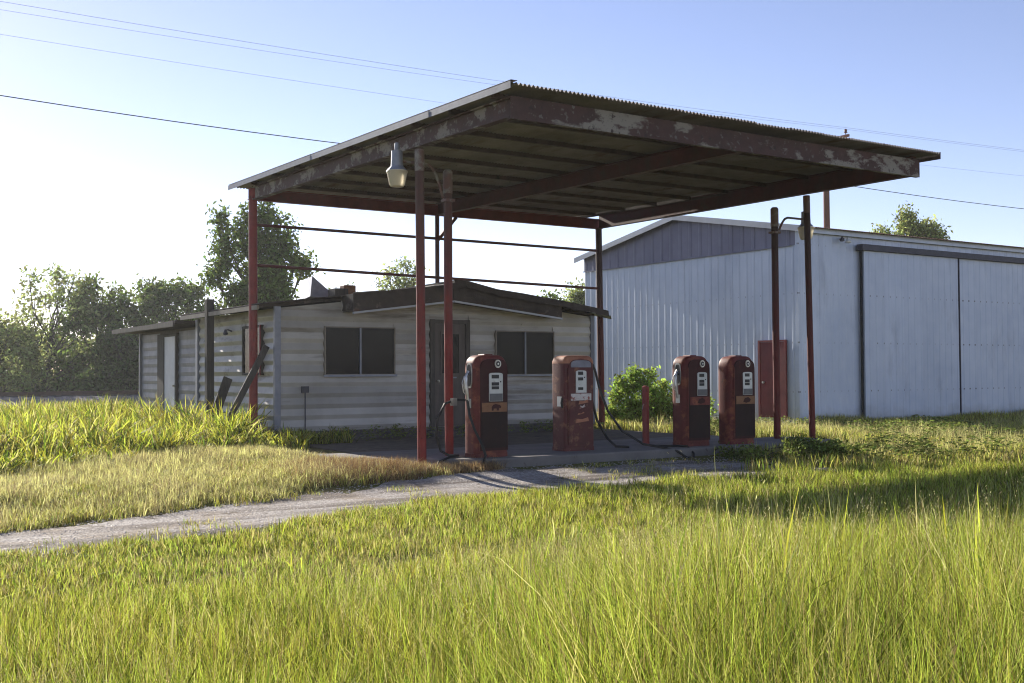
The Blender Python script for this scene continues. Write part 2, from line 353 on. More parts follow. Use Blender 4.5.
# pump island
g = MB()
g.prism([(.22,.1),(.30,-.25),(.62,-.52),(1.1,-.62),(8.2,-.62),(8.45,-.45),(8.5,.55),(8.3,.72),(.5,.72),(.25,.5)], 'z', -.25, .12)
isl = single('pump_island', g, M['concrete'], 'long worn concrete kerb island under the four fuel pumps', 'island', (4.3,0,0), bevel=.03)

# ------------------------------------------------------------------ canopy
def rz(y): return .018*(y+2.6)               # the roof climbs a little towards the house
can = thing('canopy', 'rusty red steel canopy with corrugated flat roof over the fuel pumps', 'canopy', (4.2,2.2,0))
for (bx, by, tx, ty, zb, zt, wd, lab) in ((0,0,-.03,0,-.15,4.73,.135,'red_worn_shade'), (8.42,0,8.33,0,-.12,4.73,.12,'red_worn_shade_dark'),
                                     (.0,7.05,0,7.1,-.05,5.14,.175,'red_paint'), (8.88,7.08,8.82,7.08,-.05,4.9,.16,'red_worn_shade_dark')):
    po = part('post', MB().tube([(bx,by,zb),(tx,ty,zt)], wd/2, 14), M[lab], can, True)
    if by < 1: part('collar', MB().tube([(tx+(bx-tx)*.07,ty,zt-.33),(tx,ty,zt-.01)], wd/2+.006, 14), M['grey_pole'], po, True)
def ibeam(a, b, w, h):                       # two flanges and a web
    mb = MB(); a, b = Vector(a), Vector(b); t = .018
    mb.beam(a+Vector((0,0,h/2-t/2)), b+Vector((0,0,h/2-t/2)), w, t); mb.beam(a-Vector((0,0,h/2-t/2)), b-Vector((0,0,h/2-t/2)), w, t); mb.beam(a, b, .014, h-2*t-.001); return mb
for (x0, x1, mt) in ((0.03,.02,'peeling'), (4.27,4.27,'red_dark'), (8.28,8.8,'red_dark')):
    hh = .27 if x0 < 8 else .33; part('girder', ibeam((x0,-2.44,4.735+hh/2),(x1,7.03,4.735+hh/2+rz(7.1)), .13, hh), M[mt], can)
mb = MB(); mb.box(-.06,8.32,-2.53,-2.515,4.70,4.995); mb.box(-.06,8.32,-2.512,-2.45,4.703,4.718); mb.box(-.06,8.32,-2.512,-2.45,4.975,4.99)
part('front_channel', mb, M['peeling'], can)
part('girder', ibeam((-.1,7.08,5.025),(8.9,7.08,5.025), .12, .24), M['red_paint'], can)
pm = MB(); pm.box(-4.3,4.35,-.03,.03,0,.075); pme = pm.mesh('purlin', M['purlin'])
for i in range(9):
    y = -2.2+i*1.13
    piece('purlin', pme, can, (4.17, y, 5.012+rz(y)))
# corrugated sheets
SW, NW = .7283, 11
cm = MB(); nseg = NW*6
for i in range(nseg+1):
    x = i*SW/nseg; z = .019*math.cos(2*math.pi*i/6)
    for y in (0, 10.7): cm.v.append((x, y, z))
for i in range(nseg): a = i*2; cm.f.append((a, a+2, a+3, a+1))
cme = cm.mesh('roof_sheet', M['galv_under'], True)
for i in range(12):
    z0 = 5.09+(.006 if i % 2 else 0)
    piece('roof_sheet', cme, can, (-.2+i*SW, -2.78+.012*math.sin(i*2.3), z0+rz(-2.78)), (math.atan(.018), 0, 0))
# light fascia down the left edge, in lapped lengths, and a dark one on the right
for i in range(5):
    y0 = -2.78+i*2.14; y1 = y0+2.16; o = .003*(i % 2); dz = .008*math.sin(i*3.1)
    mb = MB(); mb.beam((-.222-o,y0,5.068+rz(y0)+dz),(-.222-o,y1,5.068+rz(y1)-dz), .012, .092)
    mb.beam((-.17-o,y0,5.13+rz(y0)+dz),(-.17-o,y1,5.13+rz(y1)-dz), .10, .006)
    part('fascia', mb, M['fascia'], can)
for i in range(5):
    y0 = -2.78+i*2.14; y1 = y0+2.14; o = .003*(i % 2)
    part('fascia', MB().beam((8.55+o,y0,5.06+rz(y0)),(8.55+o,y1,5.06+rz(y1)), .01, .12), M['purlin'], can)
# rails across the back, the pipe prop on the house and its knee braces
part('rail', MB().tube([(0,7.08,4.41),(8.82,7.08,4.37)], .032, 8), M['red_dark'], can, True)
part('rail', MB().tube([(0,7.08,3.59),(8.8,7.08,3.44)], .032, 8), M['red_dark'], can, True)
part('pipe_prop', MB().tube([(4.27,7.08,3.2),(4.27,7.08,4.93)], .05, 8), M['red_dark'], can, True)
part('brace', MB().beam((4.27,7.06,4.35),(4.75,7.06,4.9), .05, .07), M['red_dark'], can)

# ------------------------------------------------------------------ lamp posts
def lamp_post(x, y, ztop, side, lx, lz, label, pm='red_worn_shade'):
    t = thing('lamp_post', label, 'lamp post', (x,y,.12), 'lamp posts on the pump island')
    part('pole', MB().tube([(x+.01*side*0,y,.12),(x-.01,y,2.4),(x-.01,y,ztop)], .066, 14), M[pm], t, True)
    part('pole_cap', MB().lathe([(.072,0),(.075,.02),(.075,.34),(.05,.37)], (x-.01,y,ztop-.34), 14), M['grey_pole'], t, True)
    a0 = (x-.01+side*.08, y, ztop-.42); d = lx-x
    pts = [a0]+[(x+side*.09+(d-side*.14)*s, y, ztop-.42+(lz+.16-ztop+.42)*math.sin(min(s*2.8,1)*math.pi/2)) for s in (.04,.1,.17,.25,.36,.52,.7,.86,1)]
    part('arm', MB().tube(pts, .022, 8), M['grey_pole'], t, True)
    part('arm_clamp', MB().box(x-.09,x+.07,y-.085,y+.085,ztop-.47,ztop-.43), M['grey_pole'], t)
    h = part('lamp_housing', MB().lathe([(.04,.26),(.085,.25),(.09,.10),(.095,.02),(.14,-.03),(.145,-.05)][::-1], (lx,y,lz+.06), 18), M['lampgrey'], t, True)
    part('photocell', MB().lathe([(.035,0),(.04,.05),(.035,.10),(.02,.11)], (lx,y,lz+.325), 12), M['trim'], h, True)
    part('refractor', MB().lathe([(.06,-.24),(.10,-.235),(.12,-.20),(.15,-.05),(.165,-.015),(.16,0)], (lx,y,lz+.01), 20), M['refractor'], t, True)
    return t
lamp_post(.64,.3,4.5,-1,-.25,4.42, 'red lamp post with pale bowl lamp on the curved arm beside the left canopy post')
lamp_post(7.79,.3,4.47,1,8.64,4.17, 'dark red lamp post with lamp arm beside the canopy post near the barn', 'red_worn_shade_dark')

# ------------------------------------------------------------------ fuel pumps
def rrect(hw, hd, r, n=5):
    p = []
    for cx, cy, a0 in ((hw-r,hd-r,0),(-hw+r,hd-r,90),(-hw+r,-hd+r,180),(hw-r,-hd+r,270)):
        for i in range(n+1): a = R(a0+90*i/n); p.append((cx+r*math.cos(a), cy+r*math.sin(a)))
    return p
def arch(x0, x1, z0, z1, rise, n=10):
    p = [(x0,z0),(x1,z0)]; hw = (x1-x0)/2; c = (x0+x1)/2
    for i in range(n+1):
        a = math.pi*i/n; p.append((c+hw*math.copysign(abs(math.cos(a))**.6, math.cos(a)), z1-rise+rise*math.sin(a)**.75))
    return p
def pump(x, y, label, body='pump_red', panel='pump_dark', top=None, boxy=False, H=1.54, slot=False, w=.60, d=.37, plate=('orange', .24), dial=(-.07,.17,.96,1.39)):
    t = thing('fuel_pump', label, 'fuel pump', (x,y,.12), 'old fuel pumps on the island')
    z0 = .12; hw, hd = w/2, d/2; zs = H-(.13 if boxy else .2)
    ring = rrect(hw, hd, .05 if boxy else .10); n = len(ring); mb = MB()
    lev = [(0,1.03,1.03),(.06,1.03,1.03),(.065,1,1),(zs*.5,1,1),(zs,1,1)]
    for i in range(1, 9):
        a = math.pi/2*i/8
        lev.append((zs+(H-zs)*math.sin(a), .30+.70*math.cos(a)**(.42 if boxy else .62), .52+.48*math.cos(a)**.6))
    for lz, sx, sy in lev: mb.v += [(x+px*sx, y+py*sy, z0+lz) for px, py in ring]
    for i in range(len(lev)-1):
        for kk in range(n): k2 = (kk+1) % n; mb.f.append((i*n+kk, i*n+k2, (i+1)*n+k2, (i+1)*n+kk))
    mb.f += [tuple(reversed(range(n))), tuple((len(lev)-1)*n+kk for kk in range(n))]
    part('body', mb, M[body], t, True)
    if top:      # cap: the bleached top shell, a hair proud
        mb = MB(); L = lev[4:]
        for lz, sx, sy in L: mb.v += [(x+px*(sx+.012), y+py*(sy+.012), z0+lz+.004) for px, py in ring]
        for i in range(len(L)-1):
            for kk in range(n): k2 = (kk+1) % n; mb.f.append((i*n+kk, i*n+k2, (i+1)*n+k2, (i+1)*n+kk))
        mb.f += [tuple((len(L)-1)*n+kk for kk in range(n))]
        part('cap', mb, M[top], t, True)
    else:
        part('top_ridge', MB().prism(arch(-.10,.10,0,.05,.045), 'y', -.10, .13) if False else MB().add([(x+a, y+b, z0+c) for a, b, c in ((-.11,-.1,H-.05),(.11,-.1,H-.05),(.11,.12,H-.05),(-.11,.12,H-.05),(-.07,-.07,H+.015),(.07,-.07,H+.015),(.07,.1,H+.015),(-.07,.1,H+.015))],
             [(4,5,6,7),(0,1,5,4),(1,2,6,5),(2,3,7,6),(3,0,4,7)]), M[body], t, True)
    yf = y-hd
    fp = part('front_panel', MB().prism([(x+a, z0+b) for a, b in arch(-.225,.265,.10,H-.06,.16)], 'y', yf-.012, yf+.03), M[panel], t)
    part('panel_edge', MB().beam((x-.238,yf-.012,z0+.1),(x-.238,yf-.012,z0+H-.2), .012, .02, (0,1,0)), M[body], t)
    part('kick_plate', MB().box(x-.21,x+.25,yf-.018,yf-.0125,z0+.14,z0+.72), M['pump_kick' if panel == 'pump_dark' else panel], t)
    a0, a1, b0, b1 = dial
    dp = part('dial_plate', MB().prism([(x+a, b) for a, b in arch(a0,a1,b0,b1,.03)], 'y', yf-.026, yf-.0125), M['dial'], t)
    hgt = b1-b0
    if plate[0] != 'band':
        part('lower_glass', MB().box(x+a0+.006,x+a1-.006,yf-.030,yf-.0265,b0+.005,b0+hgt*.27), M['dialgrey'], dp)
    for i, (fz, fh) in enumerate(((.80,.055),(.55,.05),(.42,.045))):
        if plate[0] == 'band' and i == 2: fz = .12
        part('number_window', MB().box(x+a0+.04,x+a1-.07,yf-.031,yf-.0265,b0+hgt*fz,b0+hgt*fz+fh), M['ink'], dp)
    part('price_mark', MB().box(x+a1-.05,x+a1-.03,yf-.031,yf-.0265,b0+hgt*.66,b0+hgt*.66+.02), M['ink'], dp)
    # round badge: rim and dark face
    if not boxy:
        bx, bz = x+.085, z0+H-.135
        disc = lambda r: [(bx+r*math.cos(2*math.pi*i/18), bz+r*math.sin(2*math.pi*i/18)*1.12) for i in range(18)]
        bd = part('badge', MB().prism(disc(.055), 'y', yf-.030, yf-.0125), M['chrome'], t)
        part('badge_face', MB().prism(disc(.036), 'y', yf-.034, yf-.0305), M['ink'], bd)
        part('badge_star', MB().prism(disc(.014), 'y', yf-.037, yf-.0345), M['dial'], bd)
    pc, ph = plate
    zt = b0-.02
    if pc == 'band':
        part('white_band', MB().box(x-.19,x+.22,yf-.020,yf-.0185,b0-.125,b0-.015), M['whiteband'], t)
        part('arch_plate', MB().prism([(x+a, b) for a, b in arch(-.185,.22,z0+H-.19,z0+H-.075,.075)], 'y', yf-.020, yf-.0125), M['greyplate'], t)
        for (u, v, a, b, mt) in ((-.04,.16,.80,.86,'pump_top'),(-.02,.10,.73,.78,'whiteband'),(-.10,.17,.50,.57,'pump_top'),(-.06,.08,.63,.66,'pump_top')):
            q = [(x+u,z0+a-.05),(x+v,z0+a-.02),(x+v-.02,z0+b-.03),(x+(u+v)/2,z0+b-.06),(x+u+.02,z0+b-.05)]
            part('flaked_sticker', MB().prism(q, 'y', yf-.0215, yf-.0185), M[mt], t)
    else:
        pl = part('lower_plate', MB().box(x-.20,x+.245,yf-.026,yf-.019,zt-.14,zt), M[pc], t)
        if ph:
            # dark four-legged silhouette on the plate, or a worn patch
            c, zc = x+.055, zt-.12
            if ph == 'beast': q = [(-.085,.0),(-.055,.0),(-.05,.03),(.0,.032),(.005,0),(.04,0),(.045,.04),(.075,.035),(.085,.06),(.06,.085),(.03,.09),(-.02,.1),(-.06,.085),(-.085,.055)]
            else: q = [(-.09,.02),(-.02,.0),(.07,.02),(.09,.06),(.03,.1),(-.05,.085)]
            part('plate_mark', MB().prism([(c+a, zc+b) for a, b in q], 'y', yf-.029, yf-.0265), M['pump_dark'], pl)
    if slot:
        xs_ = x-hw
        oval = lambda ry, rz_, zc: [(y-.02+ry*math.copysign(abs(math.cos(2*math.pi*i/20))**.6, math.cos(2*math.pi*i/20)), zc+rz_*math.copysign(abs(math.sin(2*math.pi*i/20))**.5, math.sin(2*math.pi*i/20))) for i in range(20)]
        sr = part('slot_rim', MB().prism(oval(.075,.19,z0+1.23), 'x', xs_-.012, xs_+.02), M['chrome'], t)
        part('slot', MB().prism(oval(.055,.165,z0+1.23), 'x', xs_-.016, xs_-.0125), M['ink'], sr)
        nz = part('nozzle', MB().tube([(xs_-.03,y-.03,z0+1.30),(xs_-.07,y-.03,z0+1.20),(xs_-.08,y-.04,z0+1.08),(xs_-.06,y-.05,z0+.95),(xs_-.05,y-.05,z0+.82)], [.02,.03,.036,.024,.022], 10), M['chrome'], t, True)
        part('trigger', MB().tube([(xs_-.10,y-.03,z0+1.22),(xs_-.14,y-.03,z0+1.12),(xs_-.12,y-.04,z0+.98),(xs_-.07,y-.05,z0+.93)], .008, 6), M['chrome'], nz, True)
        part('hanger', MB().box(xs_-.05,xs_-.0125,y-.07,y+.03,z0+1.24,z0+1.27), M['dark'], t)
        part('side_tag', MB().box(xs_-.006,xs_+.002,y-.06,y+.04,z0+.74,z0+.88), M['dial'] if not boxy else M['dial'], t)
    return t
p1 = pump(1.02,-.16,'leftmost dark red fuel pump with an orange plate and hanging hose', slot=True, plate=('orange','beast'))
hz = .12+.84
part('hose', MB().tube([(.66,-.21,hz+.02),(.655,-.28,hz-.2),(.69,-.36,.55),(.79,-.43,.3),(.80,-.5,.16),(.74,-.56,.13),(.66,-.66,.03),(.62,-.74,-.06)], .02, 8), M['black'], p1, True)
part('hose', MB().tube([(.69,-.1,hz+.02),(.55,-.08,hz+.03),(.38,-.02,hz-.03),(.27,.02,.7),(.26,.03,.45),(.33,.02,.22),(.45,-.02,.15)], .02, 8), M['black'], p1, True)
part('hose', MB().tube([(.45,-.02,.15),(.6,-.05,.145),(.5,-.12,.145),(.35,-.2,.14),(.18,-.2,.08),(.1,-.25,-.02)], .02, 8), M['black'], p1, True)
part('hook', MB().box(.46,.53,-.13,-.04,hz-.06,hz+.05), M['lightwood'], p1)
p2 = pump(2.87,.12,'rusty fuel pump with bleached top and peeling white band', 'pump_rust','pump_rust','pump_top', boxy=True, plate=('band',0), dial=(-.09,.12,1.06,1.42))
part('side_tag', MB().box(2.87-.305,2.87-.299,.02,.14,.84,1.0), M['dial'], p2)
part('grip', MB().tube([(2.565,.0,.82),(2.55,.0,.9),(2.565,.0,.98)], .018, 8), M['black'], p2, True)
part('hose', MB().tube([(3.2,.02,1.52),(3.24,.0,1.4),(3.3,-.04,1.1),(3.42,-.1,.75),(3.62,-.22,.42),(3.95,-.36,.2),(4.25,-.5,.14),(4.45,-.62,.08),(4.6,-.72,-.04),(4.72,-.74,-.06),(4.8,-.64,.03),(4.78,-.5,.14),(4.6,-.3,.14),(4.4,-.15,.14)], .021, 8), M['black'], p2, True)
part('hose', MB().tube([(3.2,.15,1.2),(3.26,.15,1.0),(3.36,.12,.6),(3.55,.1,.3),(3.7,.05,.15),(3.9,-.05,.14)], .021, 8), M['black'], p2, True)
p3 = pump(5.15,-.2,'third fuel pump along, dark red with a nozzle slot on its side', slot=True, plate=('pump_red','patch'), dial=(-.03,.19,.98,1.38))
p4 = pump(6.16,-.27,'rightmost fuel pump, plain rust-red side and small orange plate', plate=('orange','patch'), dial=(-.03,.19,.98,1.38))
part('handle', MB().tube([(6.45,-.2,1.35),(6.49,-.2,1.28),(6.49,-.2,.85),(6.45,-.2,.78)], .012, 8), M['dark'], p4, True)
# bollard on the island
b = thing('bollard', 'short red pipe bollard between the pumps on the island', 'bollard', (4.69,.45,.12))
part('pipe', MB().tube([(4.69,.45,.12),(4.69,.45,1.12)], .062, 14), M['red_paint'], b, True)
part('cap', MB().lathe([(.062,0),(.064,.012),(.03,.03)], (4.69,.45,1.12), 14), M['red_paint'], b, True)
part('hook', MB().tube([(4.63,.43,.83),(4.6,.42,.8),(4.59,.42,.74)], .01, 6), M['chrome'], b, True)

# ------------------------------------------------------------------ house
HX0, HX1, HY = .30, 8.33, 6.65
hs = thing('house', 'low abandoned house with pale ribbed metal siding and sagging dark roof', 'house', (4.3,9.2,0))
EAVE, PEAK, RX = 2.74, 3.2, 4.3
def roof_z(x): return EAVE+(PEAK-EAVE)*(1-abs(x-RX)/((HX1-HX0)/2))
mb = MB(); mb.prism([(HX0+.06,.1),(HX1-.06,.1),(HX1-.06,EAVE-.03),(RX,PEAK-.03),(HX0+.06,EAVE-.03)], 'y', HY+.06, 11.6)
wall = part('wall', mb, M['siding'], hs)
part('foundation', MB().box(HX0+.02,HX1-.02,HY+.02,11.6,-.3,.21), M['found'], hs)
CH = .2235
def board_mesh(length, h=CH, axis='x', mat='siding'):
    # ribbed profile: a pan that leans out and a narrow return
    am = .04 if mat == 'siding' else .012
    prof = [(0,.002),(0,.006),(h*.05,.007),(h*.40,.007+am),(h*.44,.008+am),(h*.47,.006+am),(h*.97,.007),(h,.004),(h,.002)]
    mb = MB(); n = len(prof)
    for t in (0, length):
        for z, o in prof: mb.v.append((t, -o, z) if axis == 'x' else (-o, t, z))
    mb.f = [(i, i+1, n+i+1, n+i) for i in range(n-1)]+[tuple(range(n)), tuple(reversed(range(n, 2*n)))]
    return mb.mesh('siding_board', M[mat])
_bm = {}
def board(parent, length, loc, axis='x', mat='siding', h=CH):
    key = (round(length, 3), axis, mat, round(h, 3))
    if key not in _bm: _bm[key] = board_mesh(length, h, axis, mat)
    return piece('siding_board', _bm[key], parent, loc)
OPEN = [(1.36,2.98,1.35,2.36), (3.84,4.84,.17,2.56), (5.52,7.14,1.33,2.34)]      # window, door, window
def clip_row(x0, x1, z0, z1, opens):
    seg = [(x0, x1)]
    for a, b, c, d in opens:
        if c < z1-.04 and d > z0+.04:
            seg = [q for s in seg for q in ((s[0], min(s[1], a)), (max(s[0], b), s[1])) if q[1]-q[0] > .03]
    return seg
for r in range(13):
    z0 = .22+r*CH
    lim = (HX0, HX1)
    if z0+CH > EAVE:         # under the gable
        hw = (HX1-HX0)/2*(1-(z0+CH-EAVE)/(PEAK-EAVE))-.06
        if hw < .3: break
        lim = (max(HX0, RX-hw), min(HX1, RX+hw))
    for a, b_ in clip_row(lim[0], lim[1], z0, z0+CH, OPEN): board(wall, b_-a-.004, (a, HY+.055, z0))
def window(parent, x0, x1, z0, z1, y, panes=2):
    wd = thing  # silence
    f = .03; mb = MB()
    f = .024; mb.box(x0,x1,y-.035,y+.06,z1-f,z1); mb.box(x0,x1,y-.035,y+.06,z0,z0+f); mb.box(x0,x0+f,y-.032,y+.06,z0+f,z1-f); mb.box(x1-f,x1,y-.032,y+.06,z0+f,z1-f)
    fr = part('window', mb, M['lightwood'], parent)
    part('sill', MB().box(x0-.03,x1+.03,y-.06,y-.0355,z0-.03,z0+.012), M['trim'], fr)
    xm = (x0+x1)/2
    part('mullion', MB().box(xm-.016,xm+.016,y-.028,y+.05,z0+f,z1-f), M['trim'], fr)
    part('pane', MB().box(x0+f,xm-.016,y+.012,y+.018,z0+f,z1-f), M['glass'], fr)
    part('pane', MB().box(xm+.016,x1-f,y-.002,y+.004,z0+f,z1-f), M['glass'], fr)
    return fr
window(hs, 1.36,2.98,1.35,2.36,HY); window(hs, 5.52,7.14,1.33,2.34,HY)
dr = part('door', MB().box(3.95,4.73,HY+.005,HY+.05,.22,2.46), M['doorwood'], hs)
mb = MB(); mb.box(3.84,3.945,HY-.03,HY+.058,.20,2.56); mb.box(4.735,4.84,HY-.03,HY+.058,.20,2.56); mb.box(3.945,4.735,HY-.028,HY+.058,2.465,2.555)
part('door_frame', mb, M['wood'], hs)
part('pane', MB().box(4.14,4.56,HY-.002,HY+.004,1.38,2.24), M['glass'], dr)
mb = MB(); mb.box(4.10,4.60,HY-.012,HY+.004,2.241,2.29); mb.box(4.10,4.60,HY-.012,HY+.004,1.33,1.379); mb.box(4.10,4.139,HY-.012,HY+.004,1.38,2.24); mb.box(4.561,4.60,HY-.012,HY+.004,1.38,2.24)
part('pane_frame', mb, M['doorwood'], dr)
part('knob', MB().lathe([(.02,0),(.032,.02),(.03,.045),(.012,.055)], (4.02,HY-.05,1.18), 12), M['chrome'], dr, True)
part('mail_plate', MB().box(4.25,4.5,HY-.008,HY+.0045,1.27,1.30), M['trim'], dr)
part('door_step', MB().box(3.7,5.0,HY-.42,HY+.015,-.1,.14), M['found'], hs)
part('corner_trim', MB().box(HX0-.012,HX0+.12,HY-.0,HY+.07,.15,EAVE), M['trim'], hs)
part('corner_trim', MB().box(HX1-.10,HX1+.012,HY-.0,HY+.07,.15,EAVE), M['siding_cool'], hs)
# outlet box with its conduit
ob = part('outlet_box', MB().box(.86,1.0,HY-.06,HY+.02,1.0,1.13), M['dark'], hs)
part('conduit', MB().tube([(.93,HY-.03,1.0),(.93,HY-.03,.02)], .014, 6), M['dark'], ob, True)
# left wall of the house: siding, window, floodlight
wl = (7.35,8.5,1.36,2.40)
for r in range(12):
    z0 = .22+r*CH; h = min(CH, EAVE-.02-z0)
    if h < .05: break
    for a, b_ in clip_row(HY+.07, 11.55, z0, z0+h, [wl]): board(wall, b_-a-.004, (HX0+.055, a, z0), 'y', h=h)
mb = MB(); x = HX0
mb.box(x-.03,x+.06,wl[0],wl[1],wl[3]-.05,wl[3]); mb.box(x-.03,x+.06,wl[0],wl[1],wl[2],wl[2]+.05); mb.box(x-.028,x+.06,wl[0],wl[0]+.05,wl[2]+.05,wl[3]-.05); mb.box(x-.028,x+.06,wl[1]-.05,wl[1],wl[2]+.05,wl[3]-.05)
fr = part('window', mb, M['wood'], hs)
part('pane', MB().box(x+.0,x+.006,wl[0]+.05,wl[1]-.05,wl[2]+.05,wl[3]-.05), M['glass'], fr)
part('frame_board', MB().box(x-.05,x-.0285,wl[0]+.0,wl[0]+.06,wl[2],wl[3]), M['reddoor'], fr)
fl = part('floodlight', MB().tube([(x-.0,9.2,2.32),(x-.1,9.2,2.36),(x-.16,9.16,2.33)], [.02,.018,.02], 8), M['dark'], hs, True)
part('bulb', MB().lathe([(.02,0),(.055,-.09),(.05,-.11),(.01,-.13)], (x-.16,9.16,2.36), 12), M['dark'], fl, True)
# back room of the house
mb = MB(); mb.box(HX0+.06,HX1-.06,11.62,16.7,.0,2.52)
wb = part('back_room_wall', mb, M['wallback'], hs)
dq = (13.26,14.92,.05,2.42)
for r in range(12):
    z0 = .0+r*CH; h = min(CH, 2.5-z0)
    if h < .05: break
    for a, b_ in clip_row(11.74, 16.65, z0, z0+h, [dq]): board(wb, b_-a-.004, (HX0+.055, a, z0), 'y', 'siding_cool', h)
    board(wb, HX1-HX0-.1, (HX0, 16.76, z0), 'x', 'siding_cool', h) if False else None
part('corner_trim', MB().box(HX0-.02,HX0+.06,11.57,11.73,.05,2.68), M['trim'], hs)
part('corner_trim', MB().box(HX0-.015,HX0+.06,16.66,16.76,.05,2.5), M['siding_cool'], hs)
d2 = part('back_door', MB().box(HX0-.01,HX0+.05,13.36,14.32,.12,2.34), M['whitedoor'], hs)
part('knob', MB().tube([(HX0-.01,13.45,1.1),(HX0-.06,13.45,1.1)], .025, 8), M['chrome'], d2, True)
mb = MB(); mb.box(HX0-.03,HX0+.058,13.26,13.355,.05,2.42); mb.box(HX0-.03,HX0+.058,14.325,14.9,.05,2.42); mb.box(HX0-.028,HX0+.058,13.356,14.324,2.345,2.418)
part('back_door_frame', mb, M['wood'], hs)
# roof: two slopes of lapped rolls, a deeper front visor in the middle, a loose curled sheet at the right
def slope(x0, x1, y0, y1, lift=0., th=.07):
    z0, z1 = roof_z(x0)+lift, roof_z(x1)+lift
    return MB().prism([(x0,z0),(x1,z1),(x1,z1+th),(x0,z0+th)], 'y', y0, y1)
roof = part('roof', slope(-.02,RX-.002,HY+.10,11.9), M['tar'], hs)
part('roof', slope(RX+.002,8.42,HY+.10,11.9), M['tar'], hs)
for i in range(5):
    x0 = -.06+i*.87; part('roofing_strip', slope(x0, x0+.90, HY-.10+.05*math.sin(i*2.1), 11.95, .073+.006*(i % 2), .02), M['tar'], roof)
    x0 = 8.45-i*.84-.87; part('roofing_strip', slope(x0, x0+.90, HY-.16+.06*math.sin(i*1.7), 11.95, .073+.006*(i % 2), .02), M['tar'], roof)
VB = lambda x: 2.92-.31*abs(x-RX+.15)/(2.4 if x < RX-.15 else 2.85)      # lower edge of the sagging front visor
def visor(xa, xb, lift, h0, y0, y1): return MB().prism([(xa,VB(xa)+lift),(xb,VB(xb)+lift),(xb,VB(xb)+lift+h0 if h0 else roof_z(xb)+.11),(xa,VB(xa)+lift+h0 if h0 else roof_z(xa)+.11)], 'y', y0, y1)
vis = part('visor', visor(1.78,RX-.16,.03,0,HY-.50,HY-.45), M['tar'], hs)
part('visor', visor(RX-.15,7.02,.03,0,HY-.50,HY-.45), M['tar'], hs)
for a_, b_ in ((1.78,RX-.16),(RX-.15,7.02)):
    part('visor_trim', visor(a_,b_,-.012,.04,HY-.53,HY-.46), M['whitedoor'], vis)
    part('soffit', visor(a_,b_,.04,.02,HY-.445,HY+.02), M['wood'], vis)
for x_ in (1.80,7.0): part('visor_end', MB().box(x_-.02,x_+.02,HY-.445,HY+.05,VB(x_)+.07,roof_z(x_)+.10), M['tar'], vis)
mb = MB()
pts = [(RX-.5,.12),(RX+.1,.2),(RX+.9,.13),(RX+1.6,.14),(7.2,.13),(7.9,.11),(8.3,.09)]
for i in range(len(pts)-1):
    (xa, la), (xb, lb) = pts[i], pts[i+1]
    mb.add([(xa,HY-.6,roof_z(xa)+la),(xb,HY-.6,roof_z(xb)+lb),(xb,HY+.7,roof_z(xb)+lb+.01),(xa,HY+.7,roof_z(xa)+la+.01),(xa,HY-.62,roof_z(xa)+la-.16),(xb,HY-.62,roof_z(xb)+lb-.13)], [(0,1,2,3),(0,4,5,1)])
part('roofing_felt', mb, M['tar'], hs)
part('roof_ridge', MB().beam((RX,HY-.58,PEAK+.16),(RX,11.9,PEAK+.12), .34, .05), M['tar'], hs)
part('curled_sheet', MB().add([(8.2,HY-.1,2.815),(8.75,HY-.12,2.75),(8.95,HY+.1,2.68),(8.75,HY+.4,2.76),(8.2,HY+.4,2.825),(8.2,HY-.1,2.805),(8.75,HY-.12,2.74),(8.95,HY+.1,2.67),(8.75,HY+.4,2.75),(8.2,HY+.4,2.815)], [(0,1,2,3,4),(9,8,7,6,5),(0,5,6,1),(1,6,7,2),(2,7,8,3)]), M['trim'], hs)
part('side_fascia', MB().box(-.06,-.02,HY+.05,11.8,EAVE-.07,EAVE+.02), M['lightwood'], hs)
part('side_fascia', MB().box(8.40,8.44,HY+.5,11.8,EAVE-.12,EAVE-.03), M['wood'], hs)
br = part('back_roof', MB().prism([(11.9,2.58),(17.8,2.54),(17.8,2.61),(11.9,2.67)], 'x', -.15, 8.5), M['tar'], hs)
part('back_roof_edge', MB().box(-.19,-.152,11.95,17.8,2.52,2.64), M['wood'], br)
part('roof_prop', MB().box(2.2,2.28,17.8,17.9,0,2.56), M['wood'], br)
# junk on the roof
rz0 = roof_z(2.3)+.12
mb = MB(); mb.add([(2.05,9.0,rz0+.05),(2.8,9.0,rz0),(2.45,9.1,rz0+.28),(2.12,9.05,rz0+.52),(2.1,9.6,rz0),(2.85,9.6,rz0),(2.5,9.6,rz0+.26),(2.2,9.6,rz0+.48)], [(0,1,2,3),(4,7,6,5),(3,2,6,7),(2,1,5,6),(0,3,7,4),(0,4,5,1)])
single('sheet_metal_scrap', mb, M['lampgrey'], 'bent grey sheet metal scrap sticking up on the house roof', 'scrap', (2.4,9.2,rz0))
mb = MB(); mb.box(2.3,2.62,8.2,8.6,roof_z(2.4)+.10,roof_z(2.4)+.30)
single('wooden_crate', mb, M['wood'], 'small brown wooden box lying on the left of the house roof', 'box', (2.45,8.4,roof_z(2.4)+.1), bevel=.01)
mb = MB(); mb.beam((2.75,8.1,roof_z(2.75)+.155),(3.5,8.3,roof_z(3.4)+.165), .16, .05)
single('loose_board', mb, M['lightwood'], 'pale loose board lying on the house roof', 'board', (3.1,8.2,roof_z(3.1)+.11))
mb = MB(); mb.box(2.66,2.95,8.5,8.75,roof_z(2.8)+.1,roof_z(2.8)+.36)
single('brick_stub', mb, M['orange'], 'broken orange chimney stub beside the scrap on the house roof', 'chimney', (2.8,8.6,roof_z(2.8)+.1), bevel=.015)
